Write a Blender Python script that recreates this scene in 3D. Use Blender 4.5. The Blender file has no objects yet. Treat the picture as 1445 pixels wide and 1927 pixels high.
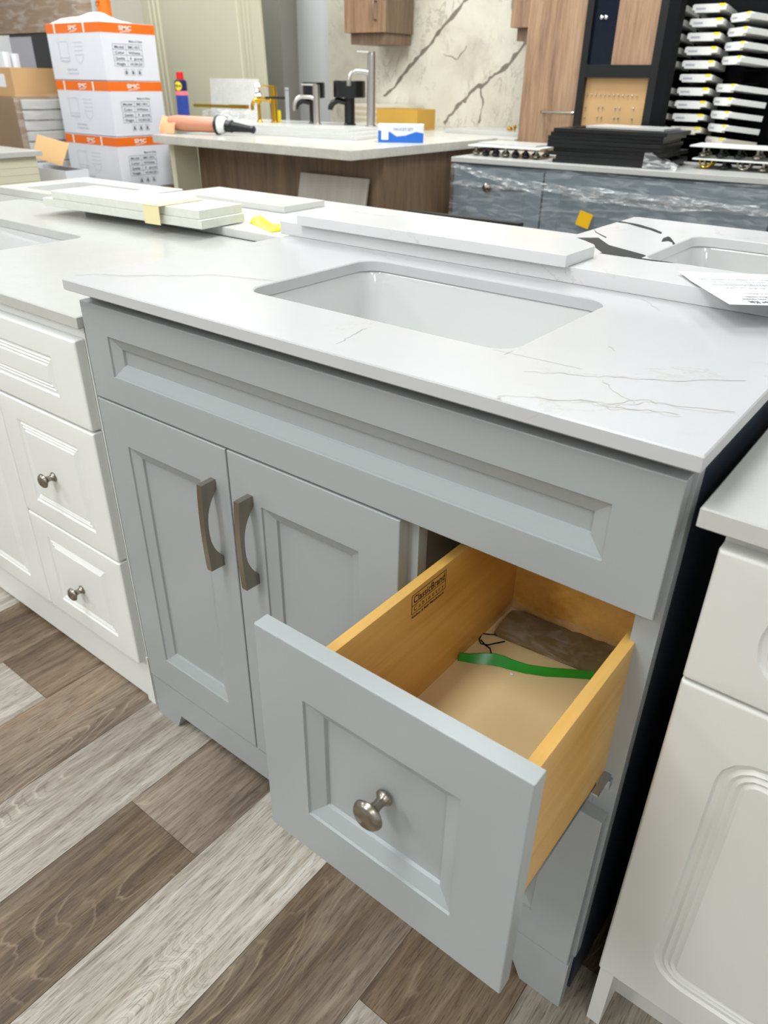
import bpy, bmesh, math, random
from mathutils import Vector, Matrix
random.seed(7)
SC = bpy.context.scene
COL = SC.collection

# ------------------------------------------------------------------ camera
cam_data = bpy.data.cameras.new('camera')
cam = bpy.data.objects.new('camera', cam_data)
COL.objects.link(cam)
YAW, PITCH, ROLL = 0.6582, -0.5292, 0.0153
fwd = Vector((-math.sin(YAW)*math.cos(PITCH), math.cos(YAW)*math.cos(PITCH), math.sin(PITCH)))
rt = fwd.cross(Vector((0, 0, 1))).normalized()
up = rt.cross(fwd)
r2 = rt*math.cos(ROLL) + up*math.sin(ROLL)
u2 = -rt*math.sin(ROLL) + up*math.cos(ROLL)
cam.matrix_world = Matrix(((r2.x, u2.x, -fwd.x, 1.0665), (r2.y, u2.y, -fwd.y, -0.5886),
                           (r2.z, u2.z, -fwd.z, 1.162), (0, 0, 0, 1)))
cam_data.sensor_fit = 'AUTO'
cam_data.sensor_width = 36.0
cam_data.lens = 36.0*1390.99/1927.0
cam_data.clip_start = 0.02
cam_data.dof.use_dof = True
cam_data.dof.focus_distance = 0.98
cam_data.dof.aperture_fstop = 7.5
SC.camera = cam

# ------------------------------------------------------------------ light and exposure
SC.view_settings.view_transform = 'Standard'
SC.view_settings.look = 'None'
SC.view_settings.gamma = 1.0
SC.view_settings.exposure = 0.10
SC.view_settings.use_curve_mapping = False
world = bpy.data.worlds.new('world')
SC.world = world
world.use_nodes = True
world.node_tree.nodes['Background'].inputs[0].default_value = (0.9, 0.95, 1.0, 1)
world.node_tree.nodes['Background'].inputs[1].default_value = 0.25
LIGHT_COLOR = (0.93, 0.985, 1.0)
LIGHTS = [  # ceiling light panels: x, y, size x, size y, watts
    (0.1, -1.0, 0.6, 1.2, 38),
    (2.5, -2.0, 0.6, 1.2, 24),
    (-2.6, -1.7, 0.6, 1.2, 30),
    (-0.5, -3.1, 0.6, 1.2, 58),
    (2.2, -3.9, 0.6, 1.2, 30),
    (-3.0, -4.2, 0.6, 1.2, 36),
    (-0.1, 1.6, 0.6, 1.2, 19),
    (2.3, 1.5, 0.6, 1.2, 20),
    (-2.6, 1.1, 0.6, 1.2, 42),
    (-0.7, 2.5, 1.2, 0.6, 58),
    (-3.6, 3.0, 0.6, 1.2, 26),
]
for i, (lx, ly, sx, sy, w) in enumerate(LIGHTS):
    ld = bpy.data.lights.new('ceiling_lamp', 'AREA')
    ld.shape = 'RECTANGLE'
    ld.size, ld.size_y = sx, sy
    ld.energy = w
    ld.color = LIGHT_COLOR
    lo = bpy.data.objects.new('ceiling_lamp', ld)
    lo.location = (lx, ly, 2.93)
    COL.objects.link(lo)

# ------------------------------------------------------------------ helpers
def lin(c):
    def f(v):
        v /= 255.0
        return v/12.92 if v <= 0.04045 else ((v+0.055)/1.055)**2.4
    return (f(c[0]), f(c[1]), f(c[2]), 1.0)

class NT:
    def __init__(s, name, rough=0.4, spec=0.5, metal=0.0, coat=0.0):
        s.m = bpy.data.materials.new(name)
        s.m.use_nodes = True
        s.t = s.m.node_tree
        s.b = s.t.nodes['Principled BSDF']
        s.b.inputs['Roughness'].default_value = rough
        s.b.inputs['Specular IOR Level'].default_value = spec
        s.b.inputs['Metallic'].default_value = metal
        s.b.inputs['Coat Weight'].default_value = coat
    def n(s, typ, **kw):
        nd = s.t.nodes.new(typ)
        for k, v in kw.items():
            if k.startswith('i_'):
                nd.inputs[k[2:].replace('_', ' ')].default_value = v
            else:
                setattr(nd, k, v)
        return nd
    def l(s, a, b):
        s.t.links.new(a, b)
    def coord(s, scale=(1, 1, 1), rot=(0, 0, 0), loc=(0, 0, 0)):
        tc = s.n('ShaderNodeTexCoord')
        mp = s.n('ShaderNodeMapping')
        mp.inputs['Scale'].default_value = scale
        mp.inputs['Rotation'].default_value = rot
        mp.inputs['Location'].default_value = loc
        s.l(tc.outputs['Object'], mp.inputs['Vector'])
        return mp.outputs['Vector']
    def noise(s, vec, scale=5, detail=4, rough=0.5, dist=0.0):
        nd = s.n('ShaderNodeTexNoise')
        nd.inputs['Scale'].default_value = scale
        nd.inputs['Detail'].default_value = detail
        nd.inputs['Roughness'].default_value = rough
        nd.inputs['Distortion'].default_value = dist
        if vec is not None:
            s.l(vec, nd.inputs['Vector'])
        return nd.outputs['Fac']
    def ramp(s, fac, stops, interp='LINEAR'):
        r = s.n('ShaderNodeValToRGB')
        r.color_ramp.interpolation = interp
        el = r.color_ramp.elements
        while len(el) < len(stops):
            el.new(0.5)
        for e, (p, c) in zip(el, stops):
            e.position = p
            e.color = c if len(c) == 4 else (*c, 1)
        s.l(fac, r.inputs['Fac'])
        return r.outputs['Color']
    def mix(s, fac, a, b, mode='MIX'):
        m = s.n('ShaderNodeMix', data_type='RGBA', blend_type=mode)
        for sock, v in ((m.inputs[0], fac), (m.inputs[6], a), (m.inputs[7], b)):
            if isinstance(v, (int, float, tuple)):
                sock.default_value = v
            else:
                s.l(v, sock)
        return m.outputs[2]
    def math(s, op, a, b=0.0):
        m = s.n('ShaderNodeMath', operation=op)
        for sock, v in ((m.inputs[0], a), (m.inputs[1], b)):
            if isinstance(v, (int, float)):
                sock.default_value = v
            else:
                s.l(v, sock)
        return m.outputs[0]
    def color(s, c):
        if isinstance(c, tuple):
            s.b.inputs['Base Color'].default_value = c
        else:
            s.l(c, s.b.inputs['Base Color'])
    def bump(s, h, strength=0.1, dist=0.001):
        bp = s.n('ShaderNodeBump')
        bp.inputs['Strength'].default_value = strength
        bp.inputs['Distance'].default_value = dist
        s.l(h, bp.inputs['Height'])
        s.l(bp.outputs['Normal'], s.b.inputs['Normal'])

def paint(name, c, rough=0.38, var=0.03, spec=0.5, bump=0.03, coat=0.0, metal=0.0):
    m = NT(name, rough, spec, metal, coat)
    a = lin(c)
    v = m.coord()
    f = m.noise(v, 3.0, 3, 0.6)
    lo = tuple(x*(1-var) for x in a[:3])+(1,)
    hi = tuple(min(1, x*(1+var)) for x in a[:3])+(1,)
    m.color(m.ramp(f, [(0.3, lo), (0.7, hi)]))
    if bump:
        m.bump(m.noise(v, 900, 2, 0.5), bump, 0.0005)
    return m.m

def quartz(name, c, speck=0.04, vein=None, rough=0.16, scale=6.0, vein_amt=0.5, fleck=None):
    m = NT(name, max(rough, .24), 0.3)
    a = lin(c)
    v = m.coord()
    f = m.noise(v, scale, 6, 0.65)
    lo = tuple(x*(1-speck) for x in a[:3])+(1,)
    col = m.ramp(f, [(0.35, lo), (0.65, a)])
    if vein:
        w = m.noise(v, 2.3, 8, 0.62, 0.6)
        d = m.math('ABSOLUTE', m.math('SUBTRACT', w, 0.5))
        k = m.ramp(d, [(0.0, (1, 1, 1)), (0.007, (0.0, 0.0, 0.0))])
        w2 = m.noise(v, 4.0, 4, 0.5)
        k2 = m.ramp(w2, [(0.52, (0, 0, 0)), (0.64, (1, 1, 1))])
        kk = m.math('MULTIPLY', m.math('MULTIPLY', k, k2), vein_amt)
        col = m.mix(kk, col, lin(vein))
    if fleck:
        w = m.noise(v, 90, 5, 0.7)
        k = m.ramp(w, [(0.58, (0, 0, 0)), (0.66, (1, 1, 1))])
        col = m.mix(m.math('MULTIPLY', k, 0.5), col, lin(fleck))
    m.color(col)
    return m.m

def wood(name, base, dark, light, axis='z', rough=0.4, scale=1.0, fine=0.5, coat=0.0):
    """straight grain running along the axis"""
    m = NT(name, rough, 0.4, 0, coat)
    st = {'x': (0.06, 1, 1), 'y': (1, 0.06, 1), 'z': (1, 1, 0.06)}[axis]
    v = m.coord(tuple(k*scale for k in st))
    n1 = m.noise(v, 22, 5, 0.6, 0.5)
    n2 = m.noise(v, 150, 3, 0.6, 0.2)
    n3 = m.noise(m.coord((scale, scale, scale)), 2.2, 3, 0.5)
    c1 = m.ramp(n1, [(0.3, lin(dark)), (0.5, lin(base)), (0.72, lin(light))])
    c2 = m.ramp(n2, [(0.35, lin(dark)), (0.6, lin(light))])
    c = m.mix(0.35*fine, c1, c2)
    c = m.mix(m.math('MULTIPLY', n3, 0.35), c, lin(base))
    m.color(c)
    m.bump(n2, 0.08, 0.0006)
    return m.m

def metal(name, c, rough=0.3, brush=True):
    m = NT(name, rough, 0.5, 1.0)
    v = m.coord((1, 1, 25))
    f = m.noise(v, 60, 3, 0.6)
    a = lin(c)
    m.color(m.ramp(f, [(0.3, tuple(x*0.88 for x in a[:3])+(1,)), (0.7, a)]))
    if brush:
        m.bump(f, 0.05, 0.0003)
    return m.m

class MB:
    """collects shapes into one mesh"""
    def __init__(s):
        s.bm = bmesh.new()
    def _mark(s):
        return set(s.bm.faces)
    def _mi(s, before, mi):
        if mi:
            for f in s.bm.faces:
                if f not in before:
                    f.material_index = mi
    def box(s, x0, x1, y0, y1, z0, z1, bev=0.0, mi=0, seg=2, M=None):
        before = s._mark() if mi or M else None
        vs = [s.bm.verts.new((x, y, z)) for x in (x0, x1) for y in (y0, y1) for z in (z0, z1)]
        fs = [(0, 1, 3, 2), (4, 6, 7, 5), (0, 4, 5, 1), (2, 3, 7, 6), (0, 2, 6, 4), (1, 5, 7, 3)]
        nf = [s.bm.faces.new([vs[i] for i in q]) for q in fs]
        if bev:
            es = list({e for f in nf for e in f.edges})
            bmesh.ops.bevel(s.bm, geom=es, offset=bev, segments=seg, affect='EDGES', profile=0.6)
        if mi:
            s._mi(before, mi)
        if M is not None:
            for v in {v for f in s.bm.faces if f not in before for v in f.verts}:
                v.co = M @ v.co
        return s
    def loft(s, rings, cap0=True, cap1=True, mi=0, close=True):
        before = s._mark() if mi else None
        R = [[s.bm.verts.new(p) for p in r] for r in rings]
        n = len(R[0])
        for a, b in zip(R, R[1:]):
            for i in range(n if close else n-1):
                j = (i+1) % n
                try:
                    s.bm.faces.new((a[i], a[j], b[j], b[i]))
                except ValueError:
                    pass
        if cap0:
            s.bm.faces.new(list(reversed(R[0])))
        if cap1:
            s.bm.faces.new(R[-1])
        if mi:
            s._mi(before, mi)
        return s
    def tube(s, pts, r, n=10, mi=0, caps=True):
        pts = [Vector(p) for p in pts]
        rr = r if isinstance(r, (list, tuple)) else [r]*len(pts)
        rings = []
        pu = None
        for i, p in enumerate(pts):
            d = (pts[min(i+1, len(pts)-1)] - pts[max(i-1, 0)]).normalized()
            if pu is None:
                pu = d.orthogonal().normalized()
            pu = (pu - d*pu.dot(d)).normalized()
            w = d.cross(pu)
            rings.append([p + (pu*math.cos(2*math.pi*k/n) + w*math.sin(2*math.pi*k/n))*rr[i] for k in range(n)])
        return s.loft(rings, caps, caps, mi)
    def lathe(s, prof, o=(0, 0, 0), axis=(0, 0, 1), n=24, mi=0):
        """prof: (radius, distance along the axis)"""
        a = Vector(axis).normalized()
        u = a.orthogonal().normalized()
        w = a.cross(u)
        o = Vector(o)
        rings = [[o + a*h + (u*math.cos(2*math.pi*k/n) + w*math.sin(2*math.pi*k/n))*max(r, 1e-5) for k in range(n)] for r, h in prof]
        return s.loft(rings, True, True, mi)
    def prism(s, pts, a, b, plane='xz', mi=0, bev=0.0):
        """polygon in a plane pushed between a and b along the third axis"""
        def mk(u, v, w):
            return {'xz': (u, w, v), 'xy': (u, v, w), 'yz': (w, u, v)}[plane]
        before = s._mark()
        lo = [s.bm.verts.new(mk(u, v, a)) for u, v in pts]
        hi = [s.bm.verts.new(mk(u, v, b)) for u, v in pts]
        n = len(pts)
        fs = [s.bm.faces.new(lo), s.bm.faces.new(list(reversed(hi)))]
        for i in range(n):
            j = (i+1) % n
            fs.append(s.bm.faces.new((lo[j], lo[i], hi[i], hi[j])))
        if bev:
            es = list({e for f in fs for e in f.edges})
            bmesh.ops.bevel(s.bm, geom=es, offset=bev, segments=2, affect='EDGES', profile=0.6)
        s._mi(before, mi)
        return s
    def ribbon(s, pts, w, nrm=(0, 0, 1), mi=0, jit=0.0):
        pts = [Vector(p) for p in pts]
        if jit:  # subdivide with wiggle
            q = []
            for a, b in zip(pts, pts[1:]):
                for k in range(5):
                    p = a.lerp(b, k/5)
                    d = (b-a).cross(Vector(nrm)).normalized()
                    q.append(p + d*random.uniform(-jit, jit)*(k > 0))
            q.append(pts[-1])
            pts = q
        N = Vector(nrm)
        before = s._mark()
        L = []
        for i, p in enumerate(pts):
            d = (pts[min(i+1, len(pts)-1)] - pts[max(i-1, 0)]).normalized()
            c = d.cross(N).normalized()
            ww = w*(random.uniform(0.4, 1.3) if jit else 1)
            L.append((s.bm.verts.new(p + c*ww/2), s.bm.verts.new(p - c*ww/2)))
        for a, b in zip(L, L[1:]):
            s.bm.faces.new((a[0], a[1], b[1], b[0]))
        s._mi(before, mi)
        return s
    def poly(s, pts, mi=0):
        before = s._mark()
        f = s.bm.faces.new([s.bm.verts.new(p) for p in pts])
        s._mi(before, mi)
        return s
    def xform(s, M):
        bmesh.ops.transform(s.bm, matrix=M, verts=s.bm.verts[:])
        return s

def put(name, mb, mats, parent=None, label=None, smooth=True, loc=None, rot=None, fixn=True):
    bm = mb.bm if isinstance(mb, MB) else mb
    if fixn:
        bmesh.ops.recalc_face_normals(bm, faces=bm.faces[:])
    if smooth:
        for f in bm.faces:
            f.smooth = True
        for e in bm.edges:
            if len(e.link_faces) == 2:
                if e.calc_face_angle(0) > 0.6:
                    e.smooth = False
            else:
                e.smooth = False
    me = bpy.data.meshes.new(name)
    nf = len(bm.faces)
    bm.to_mesh(me)
    bm.free()
    for m in (mats if isinstance(mats, (list, tuple)) else [mats]):
        me.materials.append(m)
    o = bpy.data.objects.new(name, me)
    COL.objects.link(o)
    if smooth and nf > 6:
        w = o.modifiers.new('normals', 'WEIGHTED_NORMAL')
        w.keep_sharp = True
    if parent is not None:
        o.parent = parent
    if loc is not None:
        o.location = loc
    if rot is not None:
        o.rotation_euler = rot
    if label:
        o['label'] = label
    return o

def tag(o, label, cat, group=None, kind=None):
    if label:
        o['label'] = label
    if cat:
        o['category'] = cat
    if group:
        o['group'] = group
    if kind:
        o['kind'] = kind
    return o

def thing(name, label, cat, loc=(0, 0, 0), rz=0.0, group=None, rot=None):
    o = bpy.data.objects.new(name, None)
    o.empty_display_size = 0.05
    o.location = loc
    o.rotation_euler = rot if rot else (0, 0, rz)
    COL.objects.link(o)
    return tag(o, label, cat, group)

def struct(name, mb, mats, **k):
    o = put(name, mb, mats, **k)
    o['kind'] = 'structure'
    return o

def copy_tree(o, parent=None):
    c = o.copy()
    COL.objects.link(c)
    c.parent = parent
    for ch in list(o.children):
        copy_tree(ch, c)
    return c

def rrect(x0, x1, y0, y1, r, n=4):
    """rounded rectangle, counter-clockwise, 4*(n+1) points"""
    P = []
    r = max(r, 0.00005)
    for cx, cy, a0 in ((x1-r, y1-r, 0), (x0+r, y1-r, 90), (x0+r, y0+r, 180), (x1-r, y0+r, 270)):
        for k in range(n+1):
            a = math.radians(a0 + 90*k/n)
            P.append((cx + r*math.cos(a), cy + r*math.sin(a)))
    return P

def panel(mb, x0, x1, z0, z1, yf, th, prof, rc=0.0008, n=4, edge=0.0018, mi=0):
    """a cabinet front facing -y: prof rows are (inset, depth, corner radius[, inset in z])"""
    rows = [(0, th, rc, 0), (0, edge, rc, 0), (edge*0.35, edge*0.35, rc, edge*0.35), (edge, 0, rc, edge)]
    for p in prof:
        rows.append((p[0], p[1], p[2], p[3] if len(p) > 3 else p[0]))
    rings = [[(x, yf+d, z) for x, z in rrect(x0+ix, x1-ix, z0+iz, z1-iz, r, n)] for ix, d, r, iz in rows]
    return mb.loft(rings, True, True, mi)

def slab_hole(mb, x0, x1, y0, y1, z0, z1, hole=None, r=0.001, hr=0.03, e=0.0015, n=6, mi=0):
    """a stone slab with eased edges and an optional rounded cut-out"""
    def ring(i, z):
        return [(x, y, z) for x, y in rrect(x0+i, x1-i, y0+i, y1-i, r+0.0001, n)]
    outer = [ring(e, z0), ring(0, z0+e), ring(0, z1-e), ring(e, z1)]
    if not hole:
        return mb.loft(outer, True, True, mi)
    hx0, hx1, hy0, hy1 = hole
    def h(i, z):
        return [(x, y, z) for x, y in rrect(hx0-i, hx1+i, hy0-i, hy1+i, hr, n)]
    rings = outer + [h(e, z1), h(0, z1-e), h(0, z0), ring(e, z0)]
    return mb.loft(rings, False, False, mi)

def text_bm(body, size, width=None, spacing=1.0, align='LEFT', bold=0.0):
    cu = bpy.data.curves.new('lettering', 'FONT')
    cu.body = body
    cu.size = size
    cu.align_x = align
    cu.space_character = spacing
    cu.offset = bold
    cu.resolution_u = 2
    o = bpy.data.objects.new('lettering', cu)
    COL.objects.link(o)
    dg = bpy.context.evaluated_depsgraph_get()
    me = bpy.data.meshes.new_from_object(o.evaluated_get(dg))
    bm = bmesh.new()
    bm.from_mesh(me)
    bpy.data.objects.remove(o)
    bpy.data.curves.remove(cu)
    bpy.data.meshes.remove(me)
    if width and bm.verts:
        xs = [v.co.x for v in bm.verts]
        k = width/max(1e-6, max(xs)-min(xs))
        for v in bm.verts:
            v.co.x *= k
    return bm

def print_on(mb, body, size, o, U, V, width=None, spacing=1.0, align='LEFT', mi=0, bold=0.0):
    """lettering laid on the plane through o spanned by U (reading direction) and V (up)"""
    bm = text_bm(body, size, width, spacing, align, bold)
    o, U, V = Vector(o), Vector(U), Vector(V)
    vm = {}
    for v in bm.verts:
        vm[v] = mb.bm.verts.new(o + U*v.co.x + V*v.co.y)
    for f in bm.faces:
        nf = mb.bm.faces.new([vm[v] for v in f.verts])
        nf.material_index = mi
    bm.free()

def rect_lines(mb, o, U, V, w, h, t, mi=0, xs=(), ys=()):
    o, U, V = Vector(o), Vector(U), Vector(V)
    def bar(a0, a1, b0, b1):
        mb.poly([o+U*a0+V*b0, o+U*a1+V*b0, o+U*a1+V*b1, o+U*a0+V*b1], mi)
    bar(0, w, 0, t); bar(0, w, h-t, h); bar(0, t, 0, h); bar(w-t, w, 0, h)
    for x in xs:
        bar(x, x+t, 0, h)
    for y in ys:
        bar(0, w, y, y+t)

# ------------------------------------------------------------------ materials
M = {}
M['grey_paint'] = paint('grey_paint', (161, 165, 165), 0.30, 0.015, 0.5, 0.02)
M['dark_inside'] = paint('cabinet_interior', (120, 118, 112), 0.5)
M['navy_side'] = None
def navy():
    m = NT('navy_laminate', 0.32, 0.5)
    v = m.coord()
    w = m.noise(v, 420, 2, 0.5)
    k = m.ramp(w, [(0.70, (0, 0, 0)), (0.78, (1, 1, 1))])
    m.color(m.mix(m.math('MULTIPLY', k, 0.25), lin((46, 54, 66)), lin((150, 155, 160))))
    return m.m
M['navy_side'] = navy()
M['white_foil'] = paint('white_foil', (231, 231, 227), 0.33, 0.008)
M['warm_foil'] = paint('warm_grey_foil', (214, 213, 208), 0.33, 0.008)
M['quartz'] = quartz('white_quartz', (192, 191, 192), 0.025, (175, 168, 160), 0.14, 7, 0.45)
M['quartz_lit'] = quartz('white_quartz_lit', (214, 213, 213), 0.025, (175, 168, 160), 0.14, 7, 0.45)  # white quartz paled: extra light on the rear slabs put into the colour
M['plain_lit'] = quartz('plain_quartz_lit', (213, 212, 208), 0.03, None, 0.22, 25, fleck=(204, 203, 197))  # plain quartz paled: brighter light on back row and island painted in
M['quartz_plain'] = quartz('plain_white_quartz', (193, 192, 188), 0.03, None, 0.22, 25, fleck=(186, 185, 179))
M['quartz_edge'] = quartz('raw_quartz', (222, 223, 213), 0.06, None, 0.45, 60)
M['granite'] = quartz('speckled_granite', (204, 201, 193), 0.16, None, 0.2, 14, fleck=(160, 153, 143))
M['black_vein'] = paint('black_vein', (34, 35, 36), 0.5, 0.35, 0.2, 0)
M['brown_vein'] = paint('brown_vein', (186, 178, 166), 0.2, 0.1, bump=0)
M['grey_vein'] = paint('grey_vein', (166, 163, 160), 0.2, 0.1, bump=0)
M['pencil'] = paint('pencil', (150, 150, 150), 0.5, 0.1, bump=0)
M['chip'] = quartz('sample_stone', (232, 230, 226), 0.03, None, 0.3, 25)
M['ceramic'] = paint('white_ceramic', (207, 207, 206), 0.08, 0.004, 0.5, 0, 0.5)
M['nickel'] = metal('brushed_nickel', (158, 150, 138), 0.27)
M['steel'] = metal('brushed_steel', (200, 196, 190), 0.28)
M['chrome'] = metal('chrome', (222, 222, 224), 0.1, False)
M['gold'] = metal('polished_gold', (214, 170, 60), 0.18, False)
M['zinc'] = metal('zinc_slide', (190, 195, 200), 0.3)
M['maple'] = wood('maple', (216, 166, 84), (186, 132, 50), (230, 186, 112), 'y', 0.35, 0.7, 0.5, 0.15)
M['maple_edge'] = wood('maple_top_edge', (226, 184, 116), (206, 158, 88), (236, 200, 138), 'y', 0.4, 1.2, 0.6)
M['drawer_board'] = paint('drawer_bottom_board', (236, 210, 158), 0.45, 0.04, 0.4, 0.05)
M['ink'] = paint('stamp_ink', (66, 34, 18), 0.6, 0, bump=0)
M['black'] = paint('black_paint', (11, 12, 14), 0.35, 0.05)
M['black_matt'] = paint('black_matt', (9, 9, 11), 0.7, 0.05, 0.15)
M['brown_oak'] = wood('brown_oak_laminate', (150, 118, 92), (112, 84, 64), (178, 148, 120), 'z', 0.45, 1.0, 0.9)
M['dark_oak'] = wood('dark_oak_laminate', (116, 94, 74), (84, 66, 52), (142, 118, 96), 'z', 0.45, 1.3, 0.9)
M['cardboard'] = paint('cardboard', (196, 158, 112), 0.8, 0.05, 0.2, 0.1)
M['cardboard_dark'] = paint('brown_cardboard', (150, 124, 98), 0.7, 0.08, 0.3, 0.1)
M['white_card'] = paint('white_carton', (224, 225, 232), 0.55, 0.03, 0.3, 0.03)
M['orange'] = paint('orange_print', (240, 112, 18), 0.45, 0.03)
M['print_grey'] = paint('grey_print', (96, 96, 102), 0.6, 0, bump=0)
M['print_pale'] = paint('pale_print', (176, 176, 186), 0.6, 0, bump=0)
M['print_white'] = paint('white_print', (250, 246, 240), 0.5, 0, bump=0)
M['cream_panel'] = paint('cream_panel', (214, 210, 184), 0.4, 0.01)
M['cream_light'] = paint('pale_cream_panel', (238, 232, 214), 0.4, 0.01)
M['wall'] = paint('wall_paint', (226, 227, 229), 0.7, 0.01)
M['wall_grey'] = paint('grey_wall_paint', (160, 158, 150), 0.7, 0.01)
M['ceiling'] = paint('ceiling_paint', (236, 236, 232), 0.8, 0.01)
M['paper'] = paint('paper', (232, 232, 235), 0.6, 0.004, 0.2, 0)
M['green'] = paint('green_plastic', (24, 148, 36), 0.3, 0.03)
M['red'] = paint('red_plastic', (212, 24, 26), 0.3)
M['blue'] = paint('blue_print', (34, 104, 200), 0.35)
M['can_blue'] = paint('can_blue', (40, 66, 150), 0.25)
M['can_navy'] = paint('can_navy', (22, 28, 78), 0.25)
M['yellow'] = paint('yellow_print', (238, 220, 30), 0.4)
M['yellow_tag'] = paint('yellow_tag', (238, 186, 16), 0.45)
M['pink'] = paint('pink_band', (238, 120, 130), 0.4)
M['copper'] = paint('copper_plastic', (206, 140, 112), 0.32)
M['orange_cloth'] = paint('orange_cloth', (246, 168, 122), 0.8)
M['tape'] = paint('masking_tape', (232, 218, 168), 0.5, 0.04)
M['slate_blue'] = paint('slate_blue_paint', (104, 117, 126), 0.35, 0.03)
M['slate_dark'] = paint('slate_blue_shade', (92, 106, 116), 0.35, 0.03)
M['mustard'] = paint('mustard_carton', (196, 152, 62), 0.5)
M['tan_slab'] = paint('tan_sample', (196, 178, 154), 0.5, 0.06)
M['taupe'] = wood('taupe_tile', (180, 174, 164), (166, 158, 148), (192, 187, 178), 'z', 0.35, 0.7, 0.4)
M['beige_slab'] = paint('beige_edge', (210, 204, 186), 0.4, 0.05)
M['dark_brown'] = paint('brown_kraft', (118, 96, 48), 0.55, 0.12, 0.4, 0.2)

def film(name, alpha, rough=0.12, tint=(1, 1, 1, 1), amp=1.0, scale=30):
    m = NT(name, rough, 0.9)
    m.color(tint)
    v = m.coord((1, 1, 4.0))
    w = m.noise(v, scale, 3, 0.45, 0.8)
    m.bump(w, amp, 0.01)
    k = m.ramp(w, [(0.45, (alpha*0.4,)*3), (0.7, (min(1, alpha*1.8),)*3)])
    m.l(k, m.b.inputs['Alpha'])
    return m.m
M['film'] = film('plastic_film', 0.13, scale=12)
M['film_bright'] = film('crumpled_plastic_film', 0.34, 0.08, amp=1.0, scale=26)
M['wrap'] = film('stretch_wrap', 0.14, 0.1, amp=0.7, scale=9)
M['bag'] = film('clear_bag', 0.08, 0.1, amp=0.8, scale=40)

def marble():
    m = NT('marble_slab', 0.25, 0.5)
    v = m.coord()
    f = m.noise(v, 3.0, 8, 0.62, 0.4)
    col = m.ramp(f, [(0.3, lin((196, 188, 170))), (0.5, lin((220, 213, 197))), (0.7, lin((230, 225, 211)))])
    w = m.noise(m.coord((1.6, 1, 0.8)), 4.0, 7, 0.65, 1.0)
    d = m.math('ABSOLUTE', m.math('SUBTRACT', w, 0.5))
    k = m.ramp(d, [(0.0, (1, 1, 1)), (0.022, (0, 0, 0))])
    w2 = m.noise(v, 5, 3, 0.5)
    k2 = m.ramp(w2, [(0.45, (0, 0, 0)), (0.6, (1, 1, 1))])
    m.color(m.mix(m.math('MULTIPLY', m.math('MULTIPLY', k, k2), 0.6), col, lin((150, 142, 128))))
    return m.m
M['marble'] = marble()
M['marble_vein'] = paint('marble_vein', (128, 118, 106), 0.3, 0.25, bump=0)

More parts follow.
